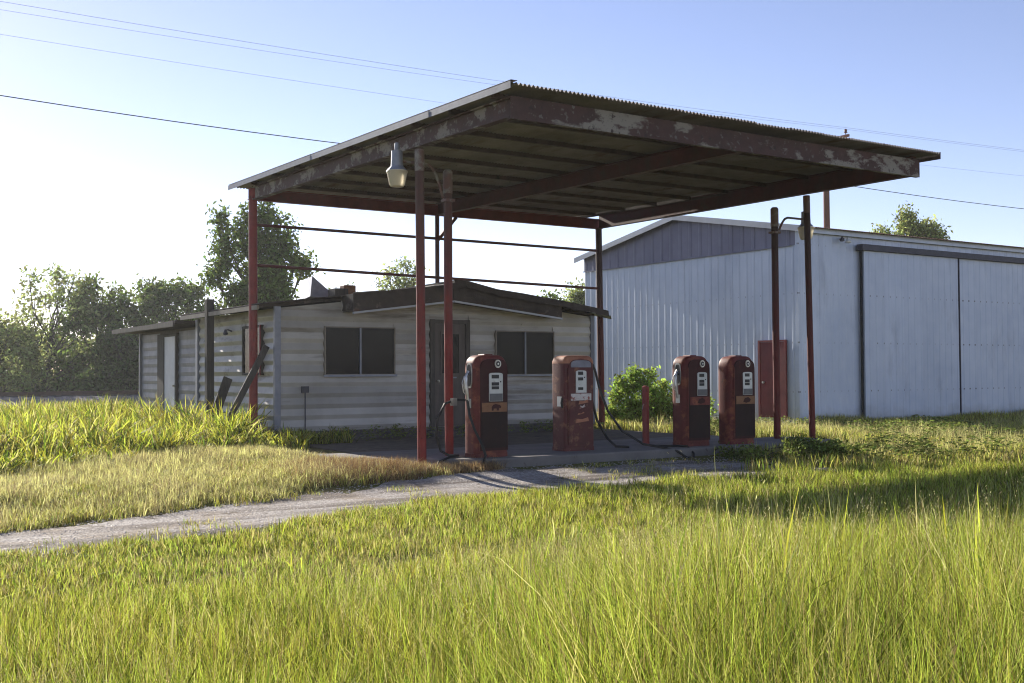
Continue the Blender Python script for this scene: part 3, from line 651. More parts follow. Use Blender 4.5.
# post and boards in front of the left wall
pt = single('wooden_post', MB().beam((0.0,9.8,-.1),(-.01,9.8,3.05), .17, .17, (0,1,0)), M['wood'], 'tall grey wooden post standing beside the left wall of the house', 'post', (0,9.8,0), bevel=.015)
single('leaning_plank', MB().beam((-.77,6.9,.1),(.24,6.95,1.95), .13, .035, (0,1,0)), M['wood'], 'grey plank leaning up against the corner of the house', 'plank', (-.8,6.9,.1))
single('leaning_plank', MB().beam((-.35,8.9,.05),(.18,9.1,1.3), .2, .04, (0,1,0)), M['wood'], 'short grey plank leaning low by the wooden post', 'plank', (-.35,8.9,.05))

# ------------------------------------------------------------------ barn
BX, BY0, BY1, BX1 = 16.9, 8.0, 18.4, 32.0
BE, BP = 5.58, 6.5
barn = thing('barn', 'large pale blue-white metal barn with sliding doors', 'barn', (24,13,0))
mb = MB(); mb.prism([(BY0+.06,-.8),(BY1-.06,-.8),(BY1-.06,BE),((BY0+BY1)/2,BP),(BY0+.06,BE)], 'x', BX+.06, BX1)
frame = part('frame', mb, M['dark'], barn)
PW = .945
def ribbed(width, h, axis, nrib=3, rd=.014, top=None):
    prof = []; pw = width/nrib
    for i in range(nrib):
        s = i*pw
        prof += [(s,0),(s+pw*.62,0),(s+pw*.70,rd),(s+pw*.88,rd),(s+pw*.96,0)]
    prof.append((width,0)); n = len(prof); mb = MB()
    for u, o in prof:
        z1 = h if top is None else top(u)
        for z in (0, z1): mb.v.append((u, -o, z) if axis == 'x' else (-o, u, z))
    mb.f = [(2*i, 2*i+2, 2*i+3, 2*i+1) for i in range(n-1)]
    return mb
pmx = ribbed(PW, 6.15, 'x').mesh('wall_panel', M['barn'])
for i in range(16):
    piece('wall_panel', pmx, frame, (BX+i*PW, BY0+.04-.003*(i % 2), -.6))
pmy = ribbed(.9455, 5.73, 'y').mesh('wall_panel', M['barn'])
gm = (BY0+BY1)/2
def rake(y): return BP-(BP-BE)*abs(y-gm)/((BY1-BY0)/2)
for i in range(11):
    y0 = BY0+i*.9455
    piece('wall_panel', pmy, frame, (BX+.045-.003*(i % 2), y0, -.6))
    tp = lambda u: rake(y0+u)-5.10
    me = ribbed(.9455, 1, 'y', 2, .022, tp).mesh('gable_panel', M['barn_blue'])
    piece('gable_panel', me, frame, (BX+.012-.003*(i % 2), y0, 5.10))
part('band_flashing', MB().box(BX-.035,BX-.022,BY0+.3,BY1,5.075,5.115), M['barn_blue'], barn)
part('corner_trim', MB().box(BX-.012,BX+.10,BY0-.008,BY0+.10,-.6,BE), M['barn'], barn)
# roof
ov = .28
def bslope(ya, yb): return [(ya, rake(ya)+.05), (yb, rake(yb)+.05)]
def rk(y): return BP+.06-(BP-BE)*abs(y-gm)/((BY1-BY0)/2)
bs = MB(); L = math.hypot(gm-(BY0-ov), rk(gm)-rk(BY0-ov)); ns = 12*4
for i in range(ns+1):
    for j in (0, 1): bs.v.append((i*PW/ns, j*L, .012*math.cos(2*math.pi*i/4)))
for i in range(ns): bs.f.append((2*i, 2*i+2, 2*i+3, 2*i+1))
bsm = bs.mesh('roof_sheet', M['barn_roof'], True)
ang = math.atan2(rk(gm)-rk(BY0-ov), gm-BY0+ov)
rf = part('roof', MB().prism([(BY0-.1,rk(BY0-.1)-.05),(gm,rk(gm)-.05),(BY1+.1,rk(BY1+.1)-.05),(BY1+.1,rk(BY1+.1)-.01),(gm,rk(gm)-.01),(BY0-.1,rk(BY0-.1)-.01)], 'x', BX-.15, BX1), M['barn'], barn)
for i in range(16):
    piece('roof_sheet', bsm, rf, (BX-.22+i*PW, BY0-ov, rk(BY0-ov)+.012), (ang, 0, 0))
    piece('roof_sheet', bsm, rf, (BX-.22+i*PW+PW, BY1+ov, rk(BY1+ov)+.012), (ang, 0, math.pi))
for s in (0, 1):
    ya, yb = (BY0-ov, gm) if s == 0 else (gm, BY1+ov)
    part('rake_trim', MB().prism([(ya,rk(ya)-.15),(yb,rk(yb)-.15),(yb,rk(yb)+.03),(ya,rk(ya)+.03)], 'x', BX-.245, BX-.223), M['whitedoor'], barn)
part('eave_trim', MB().box(BX-.2,BX1,BY0-.095,BY0-.08,BE-.12,BE-.01), M['barn'], barn)
# sliding doors
tr = part('door_track', MB().box(19.45,30.5,BY0-.26,BY0-.03,5.06,5.24), M['dark'], barn)
lm = ribbed(.93, 5.25, 'x').mesh('door_sheet', M['barn'])
for (x0, yy) in ((19.645, BY0-.14), (24.37, BY0-.11)):
    dl = part('sliding_door', MB().box(x0,x0+4.66,yy+.004,yy+.05,-.22,5.055), M['barn'], barn)
    for i in range(5): piece('door_sheet', lm, dl, (x0+.003+i*.93, yy-.003*(i % 2), -.22))
part('door_jamb', MB().box(19.58,19.625,BY0-.07,BY0-.02,-.4,5.055), M['black'], barn)
part('door_seam', MB().box(24.342,24.368,BY0-.16,BY0-.06,-.24,5.055), M['dark'], barn)
part('floor_guide', MB().box(24.4,30,BY0-.2,BY0-.165,-.35,-.16), M['dark'], barn)
# side door
sdp = part('side_door', MB().box(BX-.03,BX+.0,8.56,9.52,.0,2.26), M['reddoor'], barn)
mb = MB(); mb.box(BX-.05,BX+.01,8.48,8.555,-.05,2.32); mb.box(BX-.05,BX+.01,9.525,9.60,-.05,2.32); mb.box(BX-.048,BX+.01,8.556,9.524,2.265,2.318)
part('side_door_frame', mb, M['reddoor'], barn)
part('knob', MB().tube([(BX-.03,9.38,1.05),(BX-.09,9.38,1.05)], .035, 10), M['chrome'], sdp, True)
fl = part('floodlight', MB().tube([(18.75,BY0+.02,5.36),(18.75,BY0-.12,5.40),(18.82,BY0-.2,5.36)], .025, 8), M['chrome'], barn, True)
part('bulb', MB().lathe([(.02,0),(.09,-.12),(.085,-.16),(.02,-.18)], (18.85,BY0-.22,5.40), 12), M['dial'], fl, True)
part('bulb', MB().lathe([(.02,0),(.07,-.1),(.065,-.14),(.02,-.15)], (18.64,BY0-.16,5.42), 12), M['dark'], fl, True)

# ------------------------------------------------------------------ power line
PXX, PYY = 37.85, 25.0
up = thing('utility_pole', 'tall wooden utility pole rising behind the barn roof', 'utility pole', (PXX,PYY,0))
part('pole', MB().tube([(PXX,PYY,-.2),(PXX,PYY,7),(PXX,PYY,13.7)], [.2,.175,.15], 12), M['polewood'], up, True)
part('crossarm', MB().box(PXX-.22,PXX-.1,PYY-1.65,PYY+.4,13.40,13.52), M['polewood'], up)
for yy in (-1.45, .15):
    part('insulator', MB().lathe([(.02,0),(.02,.08),(.09,.10),(.09,.14),(.05,.17),(.08,.20),(.07,.26),(.03,.3)], (PXX-.16,PYY+yy,13.52), 12), M['insul'], up, True)
M['wire'] = surf('grey_wire', S(120,124,134), S(104,108,118), 3, .6, bump=0)
def wire(z, y, r, label, sag=.35, dl=.0, bend=.17):
    pts = []
    for a, b in ((-60, -8), (-8, PXX), (PXX, PXX+46), (PXX+46, PXX+92)):
        for i in range(16):
            s = i/16; xx = a+(b-a)*s; pts.append((xx, y-max(0, xx-PXX)*bend, z+sag-4*sag*s*(1-s)-dl*max(0, (PXX-xx)/46)))
    single('power_line', MB().tube(pts, r, 5), M['wire' if r < .01 else 'black'], label, 'wire', (PXX,y,z+sag), 'overhead wires', True)
wire(13.62, PYY-1.45, .006, 'topmost thin overhead wire crossing the sky above the canopy', .28, .62)
wire(13.62, PYY-1.15, .005, 'thin overhead wire running just under the topmost wire', .28, .82)
wire(12.5, PYY-.15, .005, 'faint thin overhead wire in the middle of the three in the sky', .25, .1)
wire(10.5, PYY-.2, .018, 'thick black overhead cable, lowest of the wires in the sky', .75, .45)

# ------------------------------------------------------------------ railway
g = MB(); RYY = 41.3
g.prism([(RYY-4.5,-.1),(RYY-1.7,.36),(RYY+1.7,.36),(RYY+4.5,-.1)], 'x', -120, 120); struct('railway_ballast', g, M['ballast'])
rw = thing('railway_track', 'rusty railway track on a gravel bank in front of the left trees', 'railway track', (0,RYY,.36))
for s in (-.72, .72):
    mb = MB()
    mb.box(-120,120,RYY+s-.065,RYY+s+.065,.42,.44); mb.box(-120,120,RYY+s-.012,RYY+s+.012,.441,.54); mb.box(-120,120,RYY+s-.036,RYY+s+.036,.541,.58)
    part('rail', mb, M['rust'], rw)
slp = MB().box(-.12,.12,-1.25,1.25,0,.09).mesh('sleeper', M['wood'])
for i in range(70): piece('sleeper', slp, rw, (-22+i*.62, RYY, .33))

# ------------------------------------------------------------------ trees and shrubs
def leaves(cent, size, spread, per, asp=.5, seed=0, droop=0.):
    """per diamond leaves around every clump centre -> verts, faces (numpy)"""
    q = np.random.default_rng(seed); cent = np.asarray(cent)
    c = np.repeat(cent, per, 0)+q.normal(0, 1, (len(cent)*per, 3))*spread
    n = len(c); d = q.normal(0, 1, (n, 3)); d[:, 2] -= droop; d /= np.linalg.norm(d, axis=1)[:, None]
    u = q.normal(0, 1, (n, 3)); u -= d*(u*d).sum(1)[:, None]; u /= np.linalg.norm(u, axis=1)[:, None]
    nn = np.cross(d, u); L = size*q.uniform(.6, 1.25, n)[:, None]
    v = np.stack([c-d*L*.5, c+u*L*asp*.5+nn*L*.08, c+d*L*.5, c-u*L*asp*.5+nn*L*.08], 1).reshape(-1, 3)
    i = np.arange(n)*4
    return v, np.stack([i, i+1, i+2, i, i+2, i+3], 1).reshape(-1, 3)
def fast_mesh(name, v, f, mat):
    me = bpy.data.meshes.new(name); me.vertices.add(len(v)); me.vertices.foreach_set('co', np.asarray(v, np.float32).ravel())
    me.loops.add(len(f)*3); me.loops.foreach_set('vertex_index', np.asarray(f, np.int32).ravel())
    me.polygons.add(len(f)); me.polygons.foreach_set('loop_start', np.arange(len(f), dtype=np.int32)*3); me.polygons.foreach_set('loop_total', np.full(len(f), 3, np.int32))
    me.materials.append(mat); me.update(calc_edges=True); return me
def tree(name, label, px, depth, H, blobs, mat, leaf=.2, clumps=26, per=26, dense=1.0, seed=0, cat='tree', group=None, trunk=.11, zbase=0., spread=.22):
    """blobs: (across, deep, height, rx, ry, rz) in metres relative to the trunk, across = along the picture"""
    q = np.random.default_rng(seed+100); bx, by = at(px, depth)
    c, s = math.cos(TH), math.sin(TH)
    t = thing(name, label, cat, (bx, by, zbase), group)
    cents = []; tr = MB(); top = max(b[2] for b in blobs)*.8
    pts = [(bx+q.normal()*.05*i, by+q.normal()*.05*i, zbase-.15+(top+.15)*i/5) for i in range(6)]
    tr.tube(pts, [trunk*(1-.14*i) for i in range(6)], 8)
    for (a, d, h, rx, ry, rz_) in blobs:
        ctr = np.array((bx+a*c+d*s, by-a*s+d*c, zbase+h))
        k0 = min(4, max(1, int(h/top*3))); p0 = Vector(pts[k0]); p1 = Vector(ctr); mid = (p0+p1)/2+Vector((q.normal()*.15, q.normal()*.15, -.1))
        tr.tube([p0, mid, p1], [trunk*.45, trunk*.28, trunk*.1], 6)
        for jj in range(3):
            dv = Vector(q.normal(0, 1, 3)).normalized(); e = p1+Vector((dv.x*rx, dv.y*ry, dv.z*rz_))*.85; tr.tube([(mid+p1)/2, (p1+e)/2+Vector((0,0,.05)), e], [trunk*.14, trunk*.09, trunk*.04], 5)
        nc = max(3, int(clumps*dense*(rx*rz_)**.8))
        u = q.normal(0, 1, (nc, 3)); u /= np.linalg.norm(u, axis=1)[:, None]; u *= q.uniform(.25, 1.0, nc)[:, None]**.6
        u = u*np.array((rx, ry, rz_)); cents.append(np.stack([ctr[0]+u[:,0]*c+u[:,1]*s, ctr[1]-u[:,0]*s+u[:,1]*c, ctr[2]+u[:,2]], 1))
    part('trunk', tr, M['bark'], t, True)
    v, f = leaves(np.concatenate(cents), leaf, spread, per, seed=seed)
    o = bpy.data.objects.new('crown', fast_mesh('crown', v-np.array((bx, by, zbase)), f, M[mat])); C.objects.link(o); o.parent = t
    return t
def blobset(seed, n, W_, z0, z1, r0, r1, taper=.6, flat=.75):
    q = np.random.default_rng(seed); out = []
    for i in range(n):
        h = z0+(z1-z0)*(i+.5)/n; k_ = 1-taper*((h-z0)/(z1-z0))**1.5; r_ = q.uniform(r0, r1)
        out.append(((2*((i*.618+q.uniform(0, .25)) % 1)-1)*W_*k_, q.uniform(-1, 1)*W_*.6*k_, h+q.normal()*.15, r_, r_, r_*flat))
    return out
tg = 'trees along the railway'
tree('leafy_tree', 'open airy tree at the left edge with pale sunlit leaves', 48, 60, 7.4, blobset(1, 26, 2.9, 1.8, 6.9, .45, .85, .55), 'leaf_pale', .27, 26, 12, 1, group=tg)
tree('leafy_tree', 'low spreading tree cut by the left edge of the picture', -5, 57, 4.6, blobset(2, 26, 2.9, .6, 4.1, .5, .85, .5), 'leaf_pale', .27, 24, 12, 2, group=tg)
tree('leafy_tree', 'dense dark tree between the airy tree and the house', 100, 61, 5.4, blobset(3, 32, 2.5, .5, 6.0, .5, .9, .45), 'leaf_tree', .27, 17, 13, 3, group=tg)
tree('leafy_tree', 'broad green tree directly behind the back room of the house', 176, 63, 6.4, blobset(4, 36, 3.3, 1.0, 6.4, .5, .9, .5), 'leaf_tree', .27, 17, 13, 4, group=tg)
tree('leafy_tree', 'dark undergrowth tree behind the rails at far left', 28, 64, 4.0, blobset(5, 26, 3.4, .4, 3.3, .6, 1.0, .3), 'leaf_dark', .27, 15, 13, 5, group=tg)
tree('leafy_tree', 'dark bushy tree between the rails and the back room', 128, 58, 3.6, blobset(6, 20, 1.7, .3, 3.3, .5, .8, .3), 'leaf_dark', .27, 17, 13, 6, group=tg)
tall = [(-1.75,0,7.55,.22,.3,.8),(-1.6,.1,6.4,.42,.5,.8),(-.95,.2,7.0,.28,.4,.9),(-.55,.3,8.0,.30,.4,.8),(-.3,.1,7.0,.45,.5,.8),(.15,.2,7.9,.26,.4,.8),(.45,0,6.7,.5,.5,.8),(.95,.1,7.2,.22,.3,.7),(1.3,0,6.1,.5,.5,.35),(1.7,.2,5.9,.35,.4,.3),(-2.0,0,5.5,.35,.4,.6)]
qq = np.random.default_rng(77)
for i in range(34):
    h_ = qq.uniform(1.4, 5.8); k_ = 1.75-1.15*max(0, (h_-3.4)/2.2); tall.append((qq.uniform(-1, 1)*k_+.1, qq.uniform(-1, 1), h_, qq.uniform(.3, .55), .5, qq.uniform(.28, .45)))
tall += [(2.2,0,4.3,.3,.4,.22),(2.35,0,3.5,.4,.4,.3),(2.0,.2,2.9,.4,.4,.3)]
tree('tall_tree', 'tall upright tree with spiky top behind the left canopy post', 263, 47, 9, tall, 'leaf_tree', .23, 24, 11, 7, trunk=.2)
tree('leafy_tree', 'thin sparse treetop showing above the house ridge', 402, 62, 7.6, [(-.7,0,7.0,.4,.5,.2),(.1,0,7.4,.5,.6,.2),(.8,0,6.95,.4,.5,.25),(-.2,0,6.6,.6,.8,.25),(.5,0,6.3,.7,.8,.3),(-1.1,0,6.3,.4,.4,.2),(0,0,5.9,.9,.8,.3)], 'leaf_pale', .23, 12, 10, 8)
tree('leafy_tree', 'small treetop showing behind the junk on the house roof', 344, 62, 6, [(-.5,0,5.6,.4,.5,.25),(.3,0,5.9,.35,.4,.2),(.5,0,5.3,.5,.5,.25),(-.1,0,5.0,.7,.7,.3)], 'leaf_tree', .23, 12, 10, 9)
tree('leafy_tree', 'small dark treetop peeking over the right slope of the house roof', 556, 60, 5.7, [(-.4,0,5.3,.4,.4,.22),(.25,0,5.0,.4,.5,.25),(-.2,0,4.6,.7,.7,.35)], 'leaf_tree', .23, 16, 10, 10)
tree('leafy_tree', 'bright green treetop between the house roof and the barn', 580, 58, 6, [(-.2,0,5.4,.4,.5,.35),(.25,0,5.1,.5,.6,.35),(-.15,0,4.6,.6,.7,.35),(.3,0,4.2,.6,.7,.4),(-.2,0,3.8,.7,.7,.4)], 'leaf_pale', .23, 19, 10, 11)
tree('leafy_tree', 'bright green treetop showing above the barn roof at right', 912, 62, 10.6, [(-1.7,0,9.0,.3,.5,.25),(-1.35,0,8.6,.5,.6,.3),(-.25,0,9.9,.35,.5,.4),(.0,0,9.3,.5,.7,.35),(.55,0,9.0,.5,.7,.35),(1.1,0,9.35,.4,.6,.3),(1.45,0,8.8,.45,.6,.35),(.3,0,8.4,.8,1,.4),(-.6,0,8.7,.4,.5,.3),(1.0,0,8.2,.7,.8,.4),(-.3,0,7.9,.9,1,.4),(.3,0,7.2,1.2,1,.5)], 'leaf_pale', .23, 19, 10, 12)
# bushes
qq = np.random.default_rng(5)
bb = [(-.75,0,.35,.2,.2,.15),(-.6,.1,.75,.16,.2,.14),(-.5,0,1.1,.13,.15,.14),(-.25,.1,.55,.2,.2,.16),(-.3,0,.95,.15,.15,.13),(-.15,.1,1.35,.11,.12,.14),(.05,0,1.05,.16,.15,.14),(.1,.1,.6,.2,.2,.15),(.25,0,1.3,.1,.12,.12),(.35,.1,.85,.15,.15,.13),(.5,0,.5,.2,.2,.16),(.6,.1,1.0,.1,.12,.12),(.75,0,.4,.2,.2,.13),(.0,.2,.3,.3,.2,.15),(-.4,-.1,.25,.25,.2,.12),(.4,-.1,.25,.3,.2,.12),(.95,0,.6,.12,.15,.12)]
tree('leafy_bush', 'bright green leafy bush beside the right back canopy post', 640, 28.5, 1.6, bb, 'leaf_bush', .115, 48, 7, 20, cat='bush', trunk=.025, spread=.09)
bb = [(qq.uniform(-.7, .9), qq.uniform(-.3, .3), h_, .18, .2, .12) for h_ in np.linspace(.1, .75, 22)]
tree('leafy_bush', 'low green bush behind the third fuel pump', 676, 28.2, .9, bb, 'leaf_bush', .11, 11, 8, 21, cat='bush', trunk=.02, spread=.10)
bb = [(qq.uniform(-.9, 1.3), qq.uniform(-.5, .3), h_*qq.uniform(.4, 1), .2, .2, .08) for h_ in np.linspace(.02, .20, 14)]
tree('tangled_weeds', 'dark tangled weeds over the right end of the pump island', 772, 18.4, .6, bb, 'g_dark', .07, 50, 7, 22, cat='weeds', trunk=.012, spread=.06, zbase=.0)

# ------------------------------------------------------------------ grass, weeds, stones (instanced, too many to count)
def blade_clump(n, h0, h1, rad, w, lean, seed, mat, heads=0., segs=3, head=(7,.012,.016,.011)):
    """blades of unit height: columns are foot x, y, height, lean x, lean y (the lean scales with the height)"""
    q = np.random.default_rng(seed); V, F = [], []
    for i in range(n):
        a = q.uniform(0, 2*math.pi); r = rad*math.sqrt(q.uniform()); bx, by = r*math.cos(a), r*math.sin(a)
        h = q.uniform(h0, h1); da = q.uniform(0, 2*math.pi); ln = abs(q.normal(0, lean))*h; fw = w*q.uniform(.6, 1.3)
        ta = q.uniform(0, math.pi); tx, ty = math.cos(ta)*fw/2, math.sin(ta)*fw/2; o = len(V)
        curl = q.uniform(1.3, 2.6); cx, sx = math.cos(da), math.sin(da)
        for s in range(segs):
            t = s/segs; k_ = (1-t*.45); u = ln*t**curl; z = h*t*(1-.12*(ln/h)*t)
            V += [(bx-tx*k_, by-ty*k_, z, cx*u, sx*u), (bx+tx*k_, by+ty*k_, z, cx*u, sx*u)]
        zt = h*(1-.25*min(ln/h, 1.5)); V.append((bx, by, zt, cx*ln, sx*ln))
        for s in range(segs-1): F += [(o+2*s, o+2*s+1, o+2*s+3), (o+2*s, o+2*s+3, o+2*s+2)]
        F.append((o+2*segs-2, o+2*segs-1, o+2*segs))
        if q.uniform() < heads:      # a loose seed head on the tip
            nh, sp, dz, sz = head
            for j in range(nh):
                ox, oy = bx+q.normal()*sp, by+q.normal()*sp; e = q.normal(0, 1, 3); e = e/np.linalg.norm(e)*sz; o2 = len(V); zz = zt-j*dz
                V += [(ox-e[0], oy-e[1], zz-abs(e[2])-.004, cx*ln, sx*ln), (ox+.4*sz, oy+.3*sz, zz, cx*ln, sx*ln), (ox+e[0], oy+e[1], zz+abs(e[2])+.004, cx*ln, sx*ln)]; F.append((o2, o2+1, o2+2))
    return np.array(V), np.array(F)
TRIS = [0]
def scatter(name, P, scl, srcs, label, cat, seed=0, tilt=.12):
    """every clump is real mesh: copies of a few source clumps joined into one object"""
    q = np.random.default_rng(seed); P = np.asarray(P); scl = np.asarray(scl); n = len(P); objs, mat = srcs
    idx = q.integers(0, len(objs), n); az = q.uniform(0, 2*math.pi, n); tx = q.normal(0, tilt, n); ty = q.normal(0, tilt, n)
    VV, FF, off = [], [], 0
    for k_, (V, F) in enumerate(objs):
        w_ = np.nonzero(idx == k_)[0]
        if not len(w_): continue
        c_, s_ = np.cos(az[w_])[:, None], np.sin(az[w_])[:, None]
        sz = scl[w_, 2][:, None]; X = V[None, :, 0]*scl[w_, 0][:, None]; Y = V[None, :, 1]*scl[w_, 1][:, None]; Z = V[None, :, 2]*sz
        if V.shape[1] == 5: X = X+V[None, :, 3]*sz; Y = Y+V[None, :, 4]*sz
        x_ = X*c_-Y*s_+Z*tx[w_][:, None]; y_ = X*s_+Y*c_+Z*ty[w_][:, None]
        o_ = np.stack([x_+P[w_, 0][:, None], y_+P[w_, 1][:, None], Z+P[w_, 2][:, None]], 2).reshape(-1, 3)
        f_ = (F[None]+(np.arange(len(w_))*len(V))[:, None, None]).reshape(-1, 3)+off
        VV.append(o_); FF.append(f_); off += len(o_)
    FF = np.concatenate(FF); TRIS[0] += len(FF)
    o = bpy.data.objects.new(name, fast_mesh(name, np.concatenate(VV), FF, mat)); C.objects.link(o)
    print('STUFF', name, n, len(FF)); return tag(o, label, cat, kind='stuff')
def field(n, x0, x1, y0, y1, seed, keep, dmax=70):
    """n candidate points; keep(x, y, column, depth, rand) -> mask"""
    q = np.random.default_rng(seed); x = q.uniform(x0, x1, n); y = q.uniform(y0, y1, n); px, d = cam_px(x, y)
    k_ = (d > 1.6) & (d < dmax) & (px > -230) & (px < 1250)
    k_ &= keep(x, y, px, d, q.uniform(0, 1, n))
    x, y = x[k_], y[k_]; return x, y, px[k_], d[k_]
def gpts(x, y, dz=-.01): return np.stack([x, y, ground(x, y)+dz], 1)
def vec(s, h=None): h = s if h is None else h; return np.stack([s, s, h], 1)
def lane_d(x, y): return (y-lane_mid(x))/lane_half(x)       # -1..1 inside the gravel
blocked = lambda x, y: ((x > .1) & (x < 8.6) & (y > -.75) & (y < 17)) | ((x > 16.7) & (y > 7.9))
def clumps(seed, mat, *a, **k_): return ([blade_clump(*a, seed+i, None, **k_) for i in range(5)], M[mat])
c_tall = clumps(30, 'g_tall', 24, .4, 1.0, .085, .006, .38, heads=.10, segs=2, head=(4,.008,.05,.008))
c_tallf = clumps(35, 'g_tall', 17, .45, 1.0, .09, .0085, .34, heads=.06, segs=2, head=(3,.008,.06,.010))
c_short = clumps(40, 'g_short', 15, .45, 1.0, .10, .0085, .55, segs=2)
c_far = clumps(45, 'g_short', 11, .45, 1.0, .13, .015, .45, segs=2)
c_weed = clumps(50, 'g_weed', 14, .35, 1.0, .15, .029, .6, segs=4)
c_blade = clumps(55, 'g_weed', 3, .6, 1.0, .08, .016, .5, segs=4)
c_dry = clumps(60, 'g_dry', 13, .35, 1.0, .12, .009, .85, heads=.3, segs=2, head=(3,.02,.12,.014))
c_brown = clumps(70, 'g_brown', 12, .4, 1.0, .13, .010, .9, heads=.3, segs=2, head=(4,.02,.1,.014))
c_seed = clumps(80, 'g_seed', 3, .7, 1.0, .12, .004, .4, heads=1., segs=3, head=(12,.014,.02,.008))
c_pan = clumps(87, 'g_seed', 3, .75, 1.05, .1, .003, .3, heads=1., segs=2, head=(9,.022,.035,.007))
c_straw = clumps(85, 'g_dry', 2, .7, 1.0, .06, .006, 1.1, segs=5)
def leafy(seed):
    q = np.random.default_rng(seed); c_ = np.stack([q.normal(0, .09, 9), q.normal(0, .09, 9), q.uniform(.05, 1, 9)], 1); return leaves(c_, .11, .06, 5, .5, seed)
c_leafy = ([leafy(90+i) for i in range(5)], M['g_dark'])
def pebble(seed):
    q = np.random.default_rng(seed); v = np.array([(1,0,0),(-1,0,0),(0,1,0),(0,-1,0),(0,0,.7),(0,0,-.5)], float)*q.uniform(.6, 1.1, (6, 1)); f = np.array([(0,2,4),(2,1,4),(1,3,4),(3,0,4)]); return v, f
c_peb = ([pebble(95+i) for i in range(5)], M['stone'])

# gravel stones
x, y, px, d = field(42000, -14, 6.6, -7, .5, 1, lambda x, y, px, d, r: (np.abs(lane_d(x, y)) < 1.05+.3*(r-.5)) & ~((x > .2) & (y > -.7)) & (d < 30))
scatter('gravel_stones', gpts(x, y, .008), vec(np.random.default_rng(5).uniform(.006, .022, len(x))), c_peb, 'loose grey gravel stones on the driveway', 'gravel', 1, .5)
# foreground: grass stands higher to the right and near the camera
def hgt(x, y, px, d):
    h = .10+.30*sstep(330, 760, px)*sstep(9.6, 7.2, d)+.07*sstep(330, 700, px)+(.17+.08*sstep(100, 450, px))*sstep(9.0, 3.6, d)
    return h*(.6+.45*hash_noise(x, y, .9)+.4*hash_noise(x, y, 3.1))
edge_n = lambda x, y: .7*(hash_noise(x, y, 1.3)-.5)+.5*(hash_noise(x, y, 4)-.5)
fore = lambda x, y: lane_d(x, y) < -1.0+edge_n(x, y)
x, y, px, d = field(52000, -16, 8, -14, -2, 2, lambda x, y, px, d, r: fore(x, y) & (d < 7.5) & (r < np.clip(1.15-.05*d, 0, 1)))
scatter('tall_grass', gpts(x, y), vec(np.clip(.7+d*.045, .8, 1.6), hgt(x, y, px, d)*1.25), c_tall, 'tall yellow-green grass filling the foreground', 'grass', 2)
x, y, px, d = field(36000, -16, 16, -14, -2, 22, lambda x, y, px, d, r: fore(x, y) & (d >= 7.5) & (d < 17) & (r < .9))
scatter('middle_grass', gpts(x, y), vec(np.clip(.7+d*.045, .8, 1.6), hgt(x, y, px, d)*1.25), c_tallf, 'yellow-green grass between the foreground and the gravel', 'grass', 22)
x, y, px, d = field(34000, -16, 22, -14, -2, 3, lambda x, y, px, d, r: (lane_d(x, y) < -.9+edge_n(x, y)) & (d > 6) & (d < 26) & (r < .8))
scatter('short_grass', gpts(x, y), vec(np.clip(.7+d*.04, .8, 1.6), .06+.07*hash_noise(x, y, 1.3)), c_short, 'short pale grass along the front edge of the gravel', 'grass', 3)
x, y, px, d = field(4500, -14, 16, -13.5, -3, 4, lambda x, y, px, d, r: (lane_d(x, y) < -1.1) & (r < .10+.45*sstep(300, 800, px)) & (d < 14) & (d > 4.6))
scatter('seed_stalks', gpts(x, y), vec(np.full(len(x), 1.), (hgt(x, y, px, d)+.06)*1.3), c_seed, 'dry seed stalks standing above the foreground grass', 'grass', 4)
x, y, px, d = field(5000, -14, 16, -13.5, -3, 14, lambda x, y, px, d, r: (lane_d(x, y) < -1.2) & (r < .06+.25*sstep(300, 800, px)) & (d < 11) & (d > 4.2))
scatter('broad_blades', gpts(x, y), vec(np.full(len(x), 1.), (hgt(x, y, px, d)+.08)*1.3), c_blade, 'broad bright blades scattered in the foreground grass', 'grass', 14)
x, y, px, d = field(6000, -14, 16, -13.5, -3, 24, lambda x, y, px, d, r: (lane_d(x, y) < -1.2) & (r < .05+.25*sstep(300, 700, px)) & (d < 12) & (d > 4.6))
scatter('bent_straws', gpts(x, y), vec(np.full(len(x), 1.), (hgt(x, y, px, d)+.07)*1.4), c_straw, 'pale bent dry straws in the foreground grass', 'grass', 24)
x, y, px, d = field(1200, -7, 6, -4.5, -.8, 25, lambda x, y, px, d, r: (np.abs(lane_d(x, y)) < 1) & (r < .9*sstep(.55, .8, hash_noise(x, y, 1.6))+.12*sstep(-1, 4, x)))
scatter('lane_tufts', gpts(x, y), vec(np.full(len(x), .8), .06+.1*hash_noise(x, y, 3)), c_short, 'small tufts growing through the gravel', 'grass', 25)
x, y, px, d = field(16000, -16, 14, -14, -3, 27, lambda x, y, px, d, r: (lane_d(x, y) < -1.1) & (d > 4.2) & (d < 12) & (r < .15+.85*sstep(.35, .7, hash_noise(x, y, .5))))
scatter('grass_panicles', gpts(x, y), vec(np.full(len(x), 1.), hgt(x, y, px, d)*1.38), c_pan, 'fine pale seed panicles all through the foreground grass', 'grass', 27)
